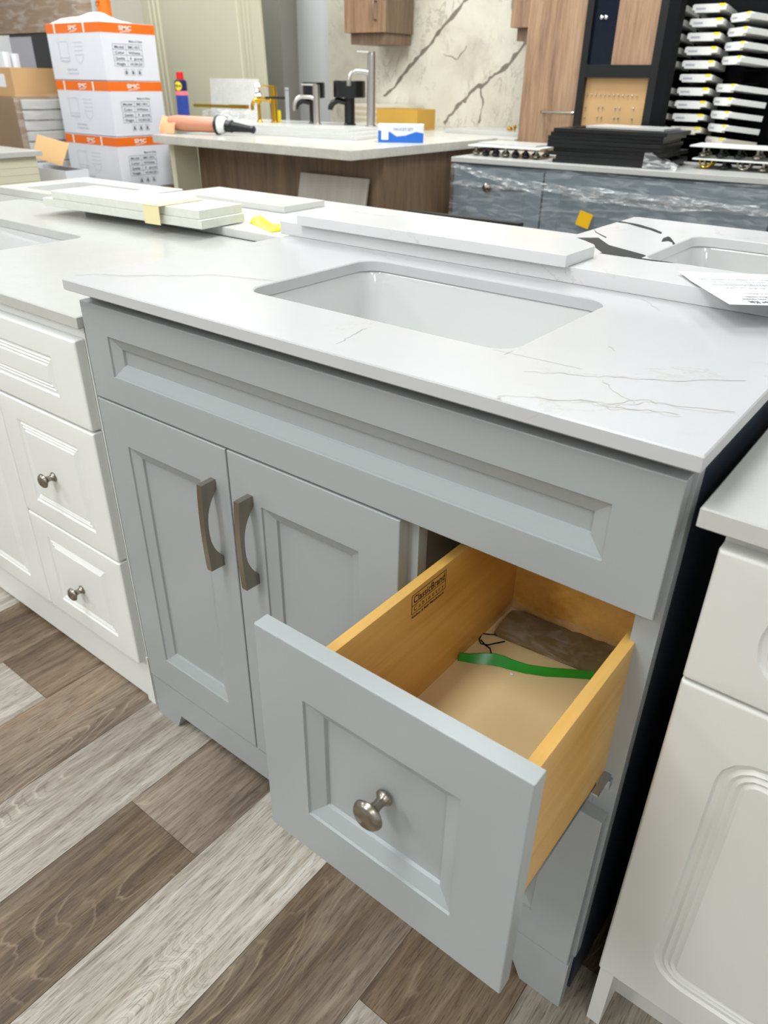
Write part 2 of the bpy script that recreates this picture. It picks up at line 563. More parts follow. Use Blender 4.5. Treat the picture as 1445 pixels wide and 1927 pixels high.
def floor_mat():
    m = NT('plank_floor', 0.42, 0.4)
    at = m.n('ShaderNodeAttribute', attribute_name='plank')
    sep = m.n('ShaderNodeSeparateColor')
    m.l(at.outputs['Color'], sep.inputs['Color'])
    tone, seed, warm = sep.outputs[0], sep.outputs[1], sep.outputs[2]
    tc = m.n('ShaderNodeTexCoord')
    off = m.n('ShaderNodeCombineXYZ')
    m.l(m.math('MULTIPLY', seed, 37.0), off.inputs[0])
    m.l(m.math('MULTIPLY', seed, 91.0), off.inputs[1])
    add = m.n('ShaderNodeVectorMath', operation='ADD')
    m.l(tc.outputs['Object'], add.inputs[0])
    m.l(off.outputs[0], add.inputs[1])
    def mapped(sc):
        mp = m.n('ShaderNodeMapping')
        mp.inputs['Scale'].default_value = sc
        m.l(add.outputs[0], mp.inputs['Vector'])
        return mp.outputs['Vector']
    broad = m.noise(mapped((7, 1.1, 1)), 1.0, 4, 0.55, 0.8)
    streak = m.noise(mapped((60, 4.0, 1)), 1.0, 6, 0.7, 0.6)
    fine = m.noise(mapped((430, 26, 1)), 1.0, 3, 0.62, 0.3)
    # cathedral rings: contour lines of a stretched noise
    cn = m.math('ADD', m.noise(mapped((6.0, 1.5, 1)), 1.0, 2, 0.35, 0.3), m.math('MULTIPLY', m.noise(mapped((90, 20, 1)), 1.0, 2, 0.5), 0.012))
    ring = m.math('FRACT', m.math('MULTIPLY', cn, 44.0))
    ringk = m.ramp(ring, [(0.0, (0, 0, 0)), (0.42, (0.0,)*3), (0.5, (1, 1, 1)), (0.62, (0.1,)*3), (1.0, (0, 0, 0))])
    patch = m.ramp(m.noise(mapped((4.5, 1.6, 1)), 1.3, 2, 0.5), [(0.5, (0, 0, 0)), (0.62, (1, 1, 1))])
    ringk = m.math('MULTIPLY', ringk, patch)
    lightc = m.ramp(streak, [(0.26, lin((128, 116, 100))), (0.42, lin((172, 163, 149))), (0.6, lin((198, 192, 182))), (0.78, lin((220, 216, 208)))])
    darkc = m.ramp(streak, [(0.25, lin((54, 42, 34))), (0.43, lin((88, 72, 58))), (0.6, lin((116, 98, 78))), (0.8, lin((152, 136, 116)))])
    bro = m.ramp(broad, [(0.35, (0, 0, 0)), (0.68, (1, 1, 1))])
    # broad bands shift a plank towards the other tone
    tt = m.n('ShaderNodeMath', operation='ADD')
    tt.use_clamp = True
    m.l(tone, tt.inputs[0])
    m.l(m.math('MULTIPLY', m.math('SUBTRACT', bro, 0.5), 0.42), tt.inputs[1])
    col = m.mix(tt.outputs[0], darkc, lightc)
    col = m.mix(m.math('MULTIPLY', m.math('MULTIPLY', warm, bro), 0.6), col, lin((148, 116, 82)))
    fk = m.ramp(fine, [(0.34, (0.42, 0.39, 0.36)), (0.48, (1, 1, 1)), (0.72, (1.18, 1.18, 1.18))])
    col = m.mix(0.75, col, fk, 'MULTIPLY')
    rc = m.mix(tone, lin((176, 156, 130)), lin((224, 218, 206)))
    col = m.mix(m.math('MULTIPLY', ringk, 0.45), col, rc)
    dring = m.math('FRACT', m.math('ADD', m.math('MULTIPLY', cn, 44.0), 0.45))
    dk = m.math('MULTIPLY', m.ramp(dring, [(0.44, (0, 0, 0)), (0.5, (1, 1, 1)), (0.58, (0, 0, 0))]), patch)
    col = m.mix(m.math('MULTIPLY', dk, 0.4), col, lin((72, 58, 46)))
    m.color(col)
    m.bump(fine, 0.25, 0.0008)
    return m.m
M['floor'] = floor_mat()

# ------------------------------------------------------------------ room
def build_floor():
    bm = bmesh.new()
    lay = bm.loops.layers.color.new('plank')
    W = 0.1829
    X0 = 0.1462
    rnd = random.Random(11)
    known = {  # column: list of (y start, y end, tone, warm)
        -4: [(-3, -0.8, 0.85, 0.2), (-0.8, 0.5, 0.42, 0.9)],
        -3: [(-3, -0.106, 0.92, 0.1), (-0.106, 0.9, 0.36, 0.9)],
        -2: [(-3, -0.62, 0.3, 0.8), (-0.62, 0.55, 0.60, 1.0)],
        -1: [(-3, -0.9, 0.4, 0.3), (-0.9, 0.4, 0.86, 0.25)],
        0: [(-3, -1.36, 0.8, 0.3), (-1.36, -0.150, 0.10, 0.45), (-0.150, 1.0, 0.62, 0.7)],
        1: [(-3, -1.0, 0.2, 0.4), (-1.0, 0.22, 0.95, 0.05)],
        2: [(-3, -0.75, 0.7, 0.2), (-0.75, 0.6, 0.04, 0.4)],
        3: [(-3, -0.15, 0.78, 0.2), (-0.15, 0.9, 0.25, 0.75)],
        4: [(-3, -0.9, 0.3, 0.2), (-0.9, 0.1, 0.66, 0.1), (0.1, 1.2, 0.12, 0.3)],
    }
    for c in range(-27, 17):
        rows = list(known.get(c, []))
        y = rows[-1][1] if rows else -7.0 + rnd.uniform(-1.2, 0)
        if rows:
            yb0 = -3.0
            while yb0 > -7.0:
                rows.append((yb0-1.22, yb0, rnd.choice([0.1, 0.3, 0.55, 0.8, 0.95]), rnd.random()))
                yb0 -= 1.22
        while y < 4.2:
            rows.append((y, y+1.22, rnd.choice([0.1, 0.3, 0.55, 0.8, 0.95]), rnd.random()))
            y += 1.22
        xa, xb = X0 + c*W, X0 + (c+1)*W
        for (ya, yb, tone, warm) in rows:
            seed = rnd.random()
            g = 0.0005
            ps = [(xa+g, ya+g), (xb-g, ya+g), (xb-g, yb-g), (xa+g, yb-g)]
            f = bm.faces.new([bm.verts.new((p[0], p[1], 0.0)) for p in ps])
            for l in f.loops:
                l[lay] = (tone, seed, warm, 1)
            # dark seam bed a hair below
    f = bm.faces.new([bm.verts.new(p) for p in ((-5, -7, -0.0012), (3.2, -7, -0.0012), (3.2, 4.2, -0.0012), (-5, 4.2, -0.0012))])
    for l in f.loops:
        l[lay] = (0.0, 0.5, 0, 1)
    struct('floor', bm, M['floor'], smooth=False, fixn=False)
build_floor()
mb = MB(); mb.box(-5.0, 3.2, -7.0, 4.2, 3.0, 3.05); struct('ceiling', mb, M['ceiling'])
mb = MB(); mb.box(-5.0, 3.2, 3.9, 4.0, 0, 3.0); struct('wall_back', mb, M['wall'])
mb = MB(); mb.box(-5.1, -5.0, -7.0, 4.0, 0, 3.0); struct('wall_left', mb, M['wall'])
mb = MB(); mb.box(3.2, 3.3, -7.0, 4.0, 0, 3.0); struct('wall_right', mb, M['wall'])
mb = MB(); mb.box(-5.0, 3.2, -7.1, -7.0, 0, 3.0); struct('wall_front', mb, M['wall'])

# ------------------------------------------------------------------ knobs and pulls
def knob_mesh(parent, at, head=0.0165, proj=0.030, name='knob', label=None):
    mb = MB()
    k = proj
    mb.lathe([(0.0, 0), (0.0095, 0), (0.0098, 0.0018), (0.0075, 0.0035), (0.0055, 0.007), (0.0052, 0.35*k), (0.0062, 0.5*k),
              (head*0.75, 0.62*k), (head, 0.72*k), (head*0.98, 0.78*k), (head*0.85, 0.88*k), (head*0.55, 0.96*k), (0.0, k)],
             at, (0, -1, 0), 28)
    return put(name, mb, M['nickel'], parent, label)

def arch_pull(parent, x, z0, z1, y0, w=0.0105, proj=0.030):
    """bow pull: straight outer edge, inner arc that touches the door at both ends"""
    zc, h = (z0+z1)/2, (z1-z0)/2
    out = [(y0, z0), (y0-0.006, z0-0.001)]
    N = 14
    outer = []
    for k in range(N+1):
        t = -1 + 2*k/N
        outer.append((y0-proj*(0.90+0.10*(1-t*t)), zc + t*(h-0.001)))
    inner = []
    for k in range(N+1):
        t = 1 - 2*k/N
        d = max(0.0, 1-abs(t)**2.6)
        inner.append((y0 - (proj-0.0075)*d, zc + t*(h-0.017)))
    pts = [(y0, z0)] + outer + [(y0, z1)] + inner
    mb = MB()
    mb.prism(pts, x-w/2, x+w/2, 'yz', bev=0.0007)
    return put('pull_handle', mb, M['nickel'], parent)

# ------------------------------------------------------------------ grey vanity
def grey_profile(ix, iz):
    rows = [(0, 0), (.0007, .0030), (.0035, .0036), (.0190, .0100), (.0200, .0140), (.0220, .0140)]
    return [(ix+a, d, .0008, iz+a) for a, d in rows]

V = thing('bathroom_vanity', 'light grey painted vanity cabinet with its middle drawer pulled open', 'vanity cabinet', (0.466, 0.28, 0))
VO = Vector(V.location)
def vput(name, mb, mats, parent=V, **k):
    mb.xform(Matrix.Translation(-VO))
    return put(name, mb, mats, parent, **k)
XL, XR, YB, ZT = 0.003, 0.931, 0.54, 0.8835
mb = MB()
mb.box(XL, XL+.016, .057, YB, 0, ZT)
mb.box(XL+.016, XR-.016, .07, YB-.01, .108, .122)
mb.box(XL+.016, XR-.016, YB-.012, YB, .10, ZT)
mb.box(.612, .626, .06, YB-.012, .122, .70)
mb.box(XL+.016, XR-.016, .06, .09, .715, .735)
vput('carcass', mb, M['dark_inside'])
mb = MB()
mb.box(XR-.018, XR-.0012, .057, YB, 0, ZT)
vput('side_panel', mb, M['navy_side'], label='dark navy side panel')
mb = MB()
mb.box(XL, XL+.030, .038, .057, .108, ZT, .0008)
mb.box(XR-.026, XR, .038, .057, .108, ZT, .0008)
mb.box(.6155, .636, .0382, .0568, .108, .735, .0008)
mb.box(XL+.030, XR-.026, .0384, .0566, .700, ZT, .0005)
mb.box(XL+.030, XR-.026, .0384, .0566, .108, .128, .0005)
mb.box(.636, XR-.026, .0384, .0566, .404, .424, .0005)
vput('face_frame', mb, M['grey_paint'])
# base with two feet and a notched opening between them
mb = MB()
mb.prism([(.003, 0), (.066, 0), (.082, .040), (.848, .040), (.864, 0), (.929, 0), (.929, .1065), (.003, .1065)], .0215, .0400, 'xz', bev=.0008)
vput('toe_board', mb, M['grey_paint'])
mb = MB(); panel(mb, .0025, .927, .712, .8665, .019, .0188, grey_profile(.060, .045)); vput('false_drawer_front', mb, M['grey_paint'])
for (a, b, hx) in ((.0025, .3105, .2775), (.3135, .6205, .3565)):
    mb = MB(); panel(mb, a, b, .1105, .709, .019, .0188, grey_profile(.064, .070)); d = vput('door', mb, M['grey_paint'])
    h = arch_pull(d, hx, .500, .652, .019)
    h.data.transform(Matrix.Translation(-VO))
# lower drawer, closed
mb = MB(); panel(mb, .614, .927, .1105, .4115, .019, .0188, grey_profile(.064, .064)); d = vput('drawer', mb, M['grey_paint'])
knob_mesh(d, Vector((.771, .0295, .262))-VO)
# middle drawer, pulled out
YF = -.2085
mb = MB()
bx0, bx1, t = .6685, .911, .0127
z0, z1 = .474, .6655
yb = .236
y1 = YF+.019
mb.box(bx0, bx0+t, y1, yb, z0, z1, .0008)
mb.box(bx1-t, bx1, y1, yb, z0, z1, .0008)
mb.box(bx0+t, bx1-t, yb-t, yb-.0005, z0, z1-.0005, .0006)
mb.box(bx0+t, bx1-t, y1, y1+t, z0, z1-.0005, .0006)
D = vput('open_drawer', mb, M['maple'], label='open drawer with a maple box')
mb = MB(); panel(mb, .6095, .9245, .3885, .692, YF, .019, grey_profile(.0635, .066)); vput('drawer_front', mb, M['grey_paint'], D)
mb = MB(); mb.box(bx0+t-.002, bx1-t+.002, y1+t-.002, yb-t+.002, .482, .488); vput('drawer_bottom', mb, M['drawer_board'], D)
knob_mesh(D, Vector((.771, YF+.0105, .548))-VO, .0175, .036)
mb = MB()
S = (.6813+.0003, -.0365, .6315)
U, W = (0, 1, 0), (0, 0, 1)
rect_lines(mb, S, U, W, .0695, .0275, .0009, ys=(.0115,))
print_on(mb, 'ClassicBrand', .0145, (S[0], S[1]+.003, S[2]+.0145), U, W, .0635, bold=.0002)
print_on(mb, 'Cabinetry', .0088, (S[0], S[1]+.004, S[2]+.0035), U, W, .061, 1.55)
print_on(mb, 'Kitchen & Bath Manufacturer', .0052, (S[0], S[1]+.001, S[2]-.0058), U, W, .066, bold=.00012)
vput('printed_stamp', mb, M['ink'], D, smooth=False, fixn=False)
mb = MB()
mb.box(.9125, .9225, .03, .34, .456, .470, .0008)
mb.box(.912, .920, .0, .30, .4702, .4735)
mb.box(.893, .911, -.17, .0, .466, .4735)
vput('drawer_slide', mb, M['zinc'])
mb = MB()
mb.box(.6375, .6670, .0, .34, .452, .470, .0008)
vput('drawer_slide', mb, M['zinc'])

# things lying in the open drawer
def strip(name, pts, h, th, mat, label, cat):
    """a band standing on its edge along pts with a lean"""
    mb = MB()
    rings = []
    for (x, y, z, lean) in pts:
        rings.append([(x, y, z), (x+th*.3, y-th, z), (x+th*.3, y-th+lean, z+h), (x, y+lean, z+h)])
    mb.loft(rings)
    return tag(put(name, mb, mat), label, cat)
gp = [(.6835, .074, .4895, .004), (.695, .080, .4887, .006), (.710, .088, .4887, .012), (.722, .095, .4887, .013), (.734, .100, .4887, .011),
      (.748, .104, .4887, .008), (.766, .110, .4887, .006), (.79, .122, .4887, .006), (.81, .136, .4887, .005), (.835, .152, .4887, .004), (.862, .166, .4887, .004)]
strip('strap', gp, .0105, .0012, M['green'], 'green plastic strap lying across the bottom of the open drawer', 'strap')
mb = MB()
rnd = random.Random(3)
nx, ny = 14, 7
grid = []
for i in range(nx):
    row = []
    for j in range(ny):
        u, v = i/(nx-1), j/(ny-1)
        x = .694 + u*.150 + v*.004
        y = .150 + v*.066 + u*.012
        z = .4945 + .014*math.sin(math.pi*v)**.6*(.6+.4*math.sin(7*u+2*v)) + rnd.uniform(-.0024, .0024)
        row.append(Vector((x, y, z)))
    grid.append(row)
bm = mb.bm
vt = [[bm.verts.new(p) for p in r] for r in grid]
vb = [[bm.verts.new((p.x, p.y, .4886)) for p in r] for r in grid]
for i in range(nx-1):
    for j in range(ny-1):
        bm.faces.new((vt[i][j], vt[i+1][j], vt[i+1][j+1], vt[i][j+1]))
        bm.faces.new((vb[i][j], vb[i][j+1], vb[i+1][j+1], vb[i+1][j]))
for i in range(nx-1):
    bm.faces.new((vt[i][0], vb[i][0], vb[i+1][0], vt[i+1][0]))
    bm.faces.new((vt[i+1][-1], vb[i+1][-1], vb[i][-1], vt[i][-1]))
for j in range(ny-1):
    bm.faces.new((vt[0][j+1], vb[0][j+1], vb[0][j], vt[0][j]))
    bm.faces.new((vt[-1][j], vb[-1][j], vb[-1][j+1], vt[-1][j+1]))
P_ = thing('parts_packet', 'flat brown paper packet in clear plastic at the back of the open drawer', 'packet', (.77, .185, .4886))
mb.xform(Matrix.Translation(-Vector(P_.location)))
put('paper_wrapper', mb, M['dark_brown'], P_)
mb = MB()
rings = []
for k in range(12):
    u = k/11
    x = .690+u*.166
    yy0 = .146+u*.012
    rings.append([(x, yy0, .489), (x, yy0-.002, .497+.003*math.sin(9*u)), (x, yy0+.03, .513+.003*math.sin(13*u)), (x, yy0+.062, .512+.003*math.cos(11*u)), (x, yy0+.076, .49)])
mb.loft(rings, False, False, close=False)
mb.xform(Matrix.Translation(-Vector(P_.location)))
put('plastic_sleeve', mb, M['bag'], P_, fixn=False)
mb = MB()
cord = [(.700, .152, .4915), (.690, .146, .4905), (.680, .142, .4897), (.6835, .128, .4897), (.690, .122, .4897), (.699, .126, .4897), (.7065, .137, .4897), (.714, .1465, .4905)]
mb.tube(cord, .0009, 6)
mb.tube([(.6865, .1275, .491), (.697, .1225, .4905), (.705, .121, .4905), (.7135, .112, .4897), (.7205, .107, .4897)], .0009, 6)
tag(put('string', mb, M['black_matt']), 'thin black string looped beside the packet in the open drawer', 'string')
mb = MB()
mb.lathe([(0, 0), (.0022, 0), (.0026, .0006), (.0012, .0014), (0, .0016)], (.7535, .0965, .4887), (0, 0, 1), 7)
tag(put('paper_scrap', mb, M['paper']), 'tiny white scrap stuck beside the green strap', 'scrap')

# the grey vanity's quartz top
VT = thing('vanity_top', 'white quartz vanity top with fine veins and a rectangular undermount sink', 'countertop', (0.47, 0.28, .8845))
TO = Vector(VT.location)
mb = MB()
slab_hole(mb, 0, .94, 0, .565, .8845, .901, (.2527, .6814, .1312, .4135), .001, .032)
Z = .9013
GV = [[(-0.0, 0.021), (0.013, 0.049), (0.057, 0.07), (0.084, 0.103), (0.123, 0.132), (0.147, 0.163), (0.19, 0.178), (0.252, 0.196)],
      [(0.749, 0.002), (0.742, 0.006), (0.75, 0.014)], [(0.75, 0.014), (0.779, 0.03), (0.815, 0.053), (0.84, 0.052), (0.867, 0.068), (0.893, 0.075)],
      [(0.806, 0.049), (0.836, 0.06), (0.852, 0.088), (0.884, 0.094), (0.931, 0.115)], [(0.802, 0.113), (0.822, 0.092), (0.851, 0.075)],
      [(0.727, 0.084), (0.754, 0.102), (0.776, 0.112), (0.806, 0.13), (0.851, 0.155), (0.915, 0.209)],
      [(0.517, 0.027), (0.508, 0.068), (0.505, 0.098)], [(0.707, 0.459), (0.728, 0.441), (0.751, 0.414)], [(0.76, 0.223), (0.772, 0.212)]]
for i, l in enumerate(GV):
    mb.ribbon([(x, y, Z) for x, y in l], .0010, mi=(2 if i in (0, 5, 6) else 1), jit=.003)
    if i in (2, 3, 0):
        mb.ribbon([(x+.004, y-.004, Z) for x, y in l[1:]], .0005, mi=2, jit=.004)
mb.ribbon([(.665, .128, Z), (.771, .132, Z)], .0005, mi=3)
mb.ribbon([(.683, .12, Z), (.684, .14, Z)], .0005, mi=3)
mb.xform(Matrix.Translation(-TO))
put('slab', mb, [M['quartz'], M['brown_vein'], M['grey_vein'], M['pencil']], VT)

def basin(parent, hole, zt, depth, o, hr=.032, over=.004, name='sink_basin', slope=.028):
    x0, x1, y0, y1 = hole
    mb = MB()
    def rg(i, z, r):
        return [(x, y, z) for x, y in rrect(x0+i, x1-i, y0+i, y1-i, max(r, .004), 6)]
    rows = [(-over-.02, zt, hr+.02), (-over, zt, hr), (-over+.003, zt-.004, hr), (0.004, zt-.03, hr), (slope*.6, zt-depth+.035, hr), (slope*.85, zt-depth+.012, hr), (slope*1.3, zt-depth+.002, hr*.9), (slope*2.2, zt-depth, hr*.7)]
    rings = [rg(i, z, r) for i, z, r in rows]
    outer = [rg(slope*2.2, zt-depth-.01, hr*.7), rg(slope*.4, zt-depth-.008, hr), rg(-over-.008, zt-.02, hr+.008), rg(-over-.02, zt-.008, hr+.02)]
    mb.loft(rings, False, True)
    mb.loft(outer+[rg(-over-.02, zt, hr+.02)], True, False)
    mb.lathe([(0, 0), (.021, 0), (.022, .001), (.016, .0022), (0, .0022)], ((x0+x1)/2, (y0+y1)/2+.02, zt-depth+.0003), (0, 0, 1), 24, mi=1)
    mb.xform(Matrix.Translation(-Vector(o)))
    return put(name, mb, [M['ceramic'], M['chrome']], parent)
basin(VT, (.2527, .6814, .1312, .4135), .8842, .135, TO)

# ------------------------------------------------------------------ white vanity on the left
def beads(i, r=.001, iz=None, w=.026):
    iz = i if iz is None else iz
    k = w/.026
    rows = [(0, 0), (.002, .0035), (.006, .0042), (.009, .001), (.012, .0035), (.015, .0006), (.018, .0032), (.021, .0002), (.026, 0)]
    return [(i+a*k, d, max(r-a*.3, .0008) if r < .01 else max(.004, r-a*k), iz+a*k) for a, d in rows]

def doors_white(root, o, mat, y, items, y_th=.0185, r=.001, w=.026):
    for it in items:
        kind, x0, x1, z0, z1, i, iz = it[:7]
        mb = MB(); panel(mb, x0, x1, z0, z1, y, y_th, beads(i, r, iz, w), rc=.002, edge=.004)
        mb.xform(Matrix.Translation(-Vector(o)))
        p = put(kind, mb, mat, root)
        if len(it) > 7:
            knob_mesh(p, Vector(it[7])-Vector(o), .0145, .030)

L = thing('bathroom_vanity', 'white vanity left of the grey one, with a column of beaded drawers', 'vanity cabinet', (-.62, .28, 0))
LO = Vector(L.location)
mb = MB()
mb.box(-1.22, -.022, .032, .048, .10, .8195)
mb.box(-1.22, -1.204, .048, .545, .10, .8195)
mb.box(-.038, -.022, .048, .545, .10, .8195)
mb.box(-1.204, -.038, .53, .545, .10, .8195)
mb.box(-1.204, -.038, .048, .53, .10, .118)
mb.prism([(.0305, 0), (.050, 0), (.050, .13), (.0305, .13)], -.046, -.0215, 'yz')
mb.box(-1.22, -1.20, .0305, .54, 0, .10)
mb.box(-1.20, -.022, .525, .545, 0, .0995)
mb.xform(Matrix.Translation(-LO)); put('carcass', mb, M['white_foil'], L)
mb = MB(); mb.box(-1.20, -.047, .031, .047, .012, .1185, .001)
mb.xform(Matrix.Translation(-LO)); put('toe_board', mb, M['white_foil'], L)
doors_white(L, LO, M['white_foil'], .0125, [
    ('false_drawer_front', -.975, -.026, .640, .797, .082, .042),
    ('drawer', -.348, -.026, .3735, .636, .058, .042, (-.196, .0125, .499)),
    ('drawer', -.348, -.026, .122, .3695, .058, .042, (-.190, .0125, .236)),
    ('door', -.660, -.352, .122, .636, .068, .045),
    ('door', -.975, -.664, .122, .636, .068, .045)])
LT = thing('vanity_top', 'plain white vanity top on the white drawer cabinet at far left', 'countertop', (-.6, .28, .8205))
o = Vector(LT.location)
mb = MB(); slab_hole(mb, -1.25, -.0045, .0125, .6185, .8205, .8395, (-1.03, -.579, .125, .398), .001, .03)
mb.xform(Matrix.Translation(-o)); put('slab', mb, M['quartz_plain'], LT)
basin(LT, (-1.03, -.579, .125, .398), .8202, .13, o)

# ------------------------------------------------------------------ warm grey vanity on the right
R_ = thing('bathroom_vanity', 'warm off-white vanity at the right edge with rounded routed panels', 'vanity cabinet', (1.4, .28, 0))
RO = Vector(R_.location)
mb = MB()
mb.box(.966, .985, .036, .545, 0, .8295, .0008)
mb.box(1.84, 1.86, .036, .545, 0, .8295)
mb.box(.985, 1.84, .0365, .545, .145, .8290)
mb.xform(Matrix.Translation(-RO)); put('carcass', mb, M['warm_foil'], R_)
mb = MB(); mb.box(.985, 1.84, .095, .11, 0, .1448)
mb.xform(Matrix.Translation(-RO)); put('toe_board', mb, M['warm_foil'], R_)
doors_white(R_, RO, M['warm_foil'], .0165, [
    ('drawer', .966, 1.40, .6655, .814, .053, .029),
    ('drawer', 1.404, 1.855, .6655, .814, .053, .029),
    ('door', .966, 1.40, .156, .6625, .056, .060),
    ('door', 1.404, 1.855, .156, .6625, .056, .060)], r=.040, w=.034)
RT = thing('vanity_top', 'matt white top of the right-hand off-white vanity', 'countertop', (1.4, .28, .83))
mb = MB(); slab_hole(mb, .944, 1.88, .012, .565, .83, .850)
mb.xform(Matrix.Translation(-Vector(RT.location))); put('slab', mb, M['quartz_plain'], RT)

# ------------------------------------------------------------------ offcut slabs and paper on the grey vanity's top
def slab(name, label, x0, x1, y0, y1, z0, th, mat, rz=0.0, group=None, cat='stone slab', bev=.001, nmat=None):
    cx, cy = (x0+x1)/2, (y0+y1)/2
    mb = MB()
    mb.box(x0-cx, x1-cx, y0-cy, y1-cy, 0, th, bev)
    o = put(name, mb, mat)
    o.location = (cx, cy, z0)
    o.rotation_euler = (0, 0, rz)
    return tag(o, label, cat, group)
slab('backsplash_slab', 'long white backsplash slab lying flat behind the sink of the grey vanity', -.022, 1.12, .478, .604, .9012, .0235, M['quartz_lit'])
slab('backsplash_slab', 'shorter white slab stacked on top of the long backsplash slab', .035, .583, .466, .566, .9249, .0175, M['quartz_lit'])
# instruction sheet, bent over the slab edge
mb = MB()
ax, ay = Vector((.840, .388, 0)), Vector((.731, .530, 0))
e1 = (ay-ax).normalized()
e2 = Vector((-e1.y, e1.x, 0))*-1
Lx, Ly = .216, .186
nx, ny = 10, 8
V2 = []
def sheet(u, v):
    p = ax + e2*(Lx*u) + e1*(Ly*v)
    z = .9265 + .004*(1-v)*(1-.4*u) + .0030*max(0, v-.75)*4*(1-u)**2
    return Vector((p.x, p.y, z))
for i in range(nx):
    V2.append([mb.bm.verts.new(sheet(i/(nx-1), j/(ny-1))) for j in range(ny)])
for i in range(nx-1):
    for j in range(ny-1):
        mb.bm.faces.new((V2[i][j], V2[i+1][j], V2[i+1][j+1], V2[i][j+1]))
PZ = .0006
def sp(u, v):
    p = sheet(u, v)
    return Vector((p.x, p.y, p.z+PZ))
o0 = sp(0, 0)
# the sheet is read from behind the row: lettering runs the other way
Ud = -(sp(1, 0)-sp(0, 0)).normalized()
Vd = -(sp(0, 1)-sp(0, 0)).normalized()
lay = [(.10, .0115, 'Faucet Plumbing Kit', .085, .62), (.17, .0045, 'FOR VANITY SINKS AND DRAINS', .075, .60), (.235, .0040, 'Please read before installing', .06, .60), (.33, .0034, 'Check all parts in the box', .06, .38),
       (.50, .0034, 'Keep these instructions for the owner. Shut off the water supply first.', .135, .74),
       (.58, .0034, 'Place the gasket under the flange and tighten the nut by hand only.', .150, .86), (.62, .0034, 'Wipe the surface clean and dry before you begin the work.', .125, .80),
       (.70, .0034, 'Do not use putty on natural stone or painted finishes.', .150, .88), (.78, .0034, 'Run hot water for one minute and check for leaks.', .130, .84)]
for k, (v, size, t, w, ux) in enumerate(lay):
    lm = (.14, .13, .16, .20, .12, .08, .10, .05, .06)[k]
    print_on(mb, t, size*1.35, sp(lm+w/Lx, v), Ud, Vd, w, mi=1, bold=size*.05)
tag(put('instruction_sheet', mb, [M['paper'], M['print_grey']], fixn=False), 'printed white instruction sheet lying over the edge of the long backsplash slab', 'paper')

# ------------------------------------------------------------------ back row of vanities
def plain_vanity(name, label, x0, x1, y0, y1, z1, mat, rz=0.0):
    t = thing(name, label, 'vanity cabinet', ((x0+x1)/2, (y0+y1)/2, 0), rz)
    o = Vector(t.location)
    def B(*a):
        m = MB(); m.box(*a); m.xform(Matrix.Translation(-o)); return m
    m = MB()
    m.box(x0, x0+.016, y0, y1-.02, 0, z1); m.box(x1-.016, x1, y0, y1-.02, 0, z1); m.box(x0+.016, x1-.016, y0, y0+.012, .1, z1)
    m.box(x0+.016, x1-.016, y0+.012, y1-.02, .1, .116); m.xform(Matrix.Translation(-o))
    put('carcass', m, mat, t)
    n = 2 if x1-x0 < 1 else 3
    w = (x1-x0)/n
    for k in range(n):
        m = MB()
        m.box(x0+k*w+.002, x0+(k+1)*w-.002, y1-.0195, y1, .11, z1-.01, .002)
        m.xform(Matrix.Translation(-o))
        put('door', m, mat, t)
    return t

plain_vanity('bathroom_vanity', 'white vanity in the back row under the black-veined top', .44, 1.40, .66, 1.165, .8800, M['white_foil'])
plain_vanity('bathroom_vanity', 'white vanity in the back row, hidden behind the grey one', -.92, .36, .655, 1.09, .8385, M['white_foil'])
plain_vanity('bathroom_vanity', 'small white vanity at the far left end of the back row', -1.425, -.955, .635, .985, .8385, M['white_foil'])

t = thing('vanity_top', 'white top with bold black veins and an undermount sink, behind the grey vanity', 'countertop', (.9, .9, .88))
o = Vector(t.location)
mb = MB()
slab_hole(mb, .408, 1.42, .622, 1.183, .8805, .8995, (.597, 1.06, .742, 1.040), .012, .035)
zv = .8998
VB1 = [(0.426, 0.844), (0.458, 0.873), (0.505, 0.815), (0.588, 0.773), (0.596, 0.765), (0.596, .742), (0.597, .7405), (.640, .7405), (0.659, 0.738), (0.631, 0.732), (0.603, 0.727), (0.574, 0.733), (0.551, 0.709), (0.558, 0.693), (0.531, 0.691), (0.519, 0.719), (0.526, 0.737), (0.497, 0.773), (0.481, 0.802), (0.45, 0.828)]
VB2 = [(0.4095, 1.078), (0.411, 1.097), (0.456, 1.084), (0.504, 1.049), (0.531, 1.02), (0.537, 0.999), (0.499, 1.033), (0.469, 1.05), (0.435, 1.076)]
VB3 = [(0.557, 0.954), (0.557, 0.983), (0.566, 0.972), (0.5955, 0.914), (0.5955, 0.90), (0.586, 0.924), (0.575, 0.932), (0.568, 0.916)]
VB4 = [(0.4095, 0.959), (0.43, 0.928), (0.467, 0.891), (0.471, 0.879), (0.428, 0.926)]
for l in (VB1, VB2, VB3, VB4):
    mb.poly([(x, y, zv) for x, y in l], 1)
mb.xform(Matrix.Translation(-o))
put('slab', mb, [M['quartz_lit'], M['black_vein']], t, fixn=False)
basin(t, (.597, 1.06, .742, 1.040), .8802, .13, o, .035)

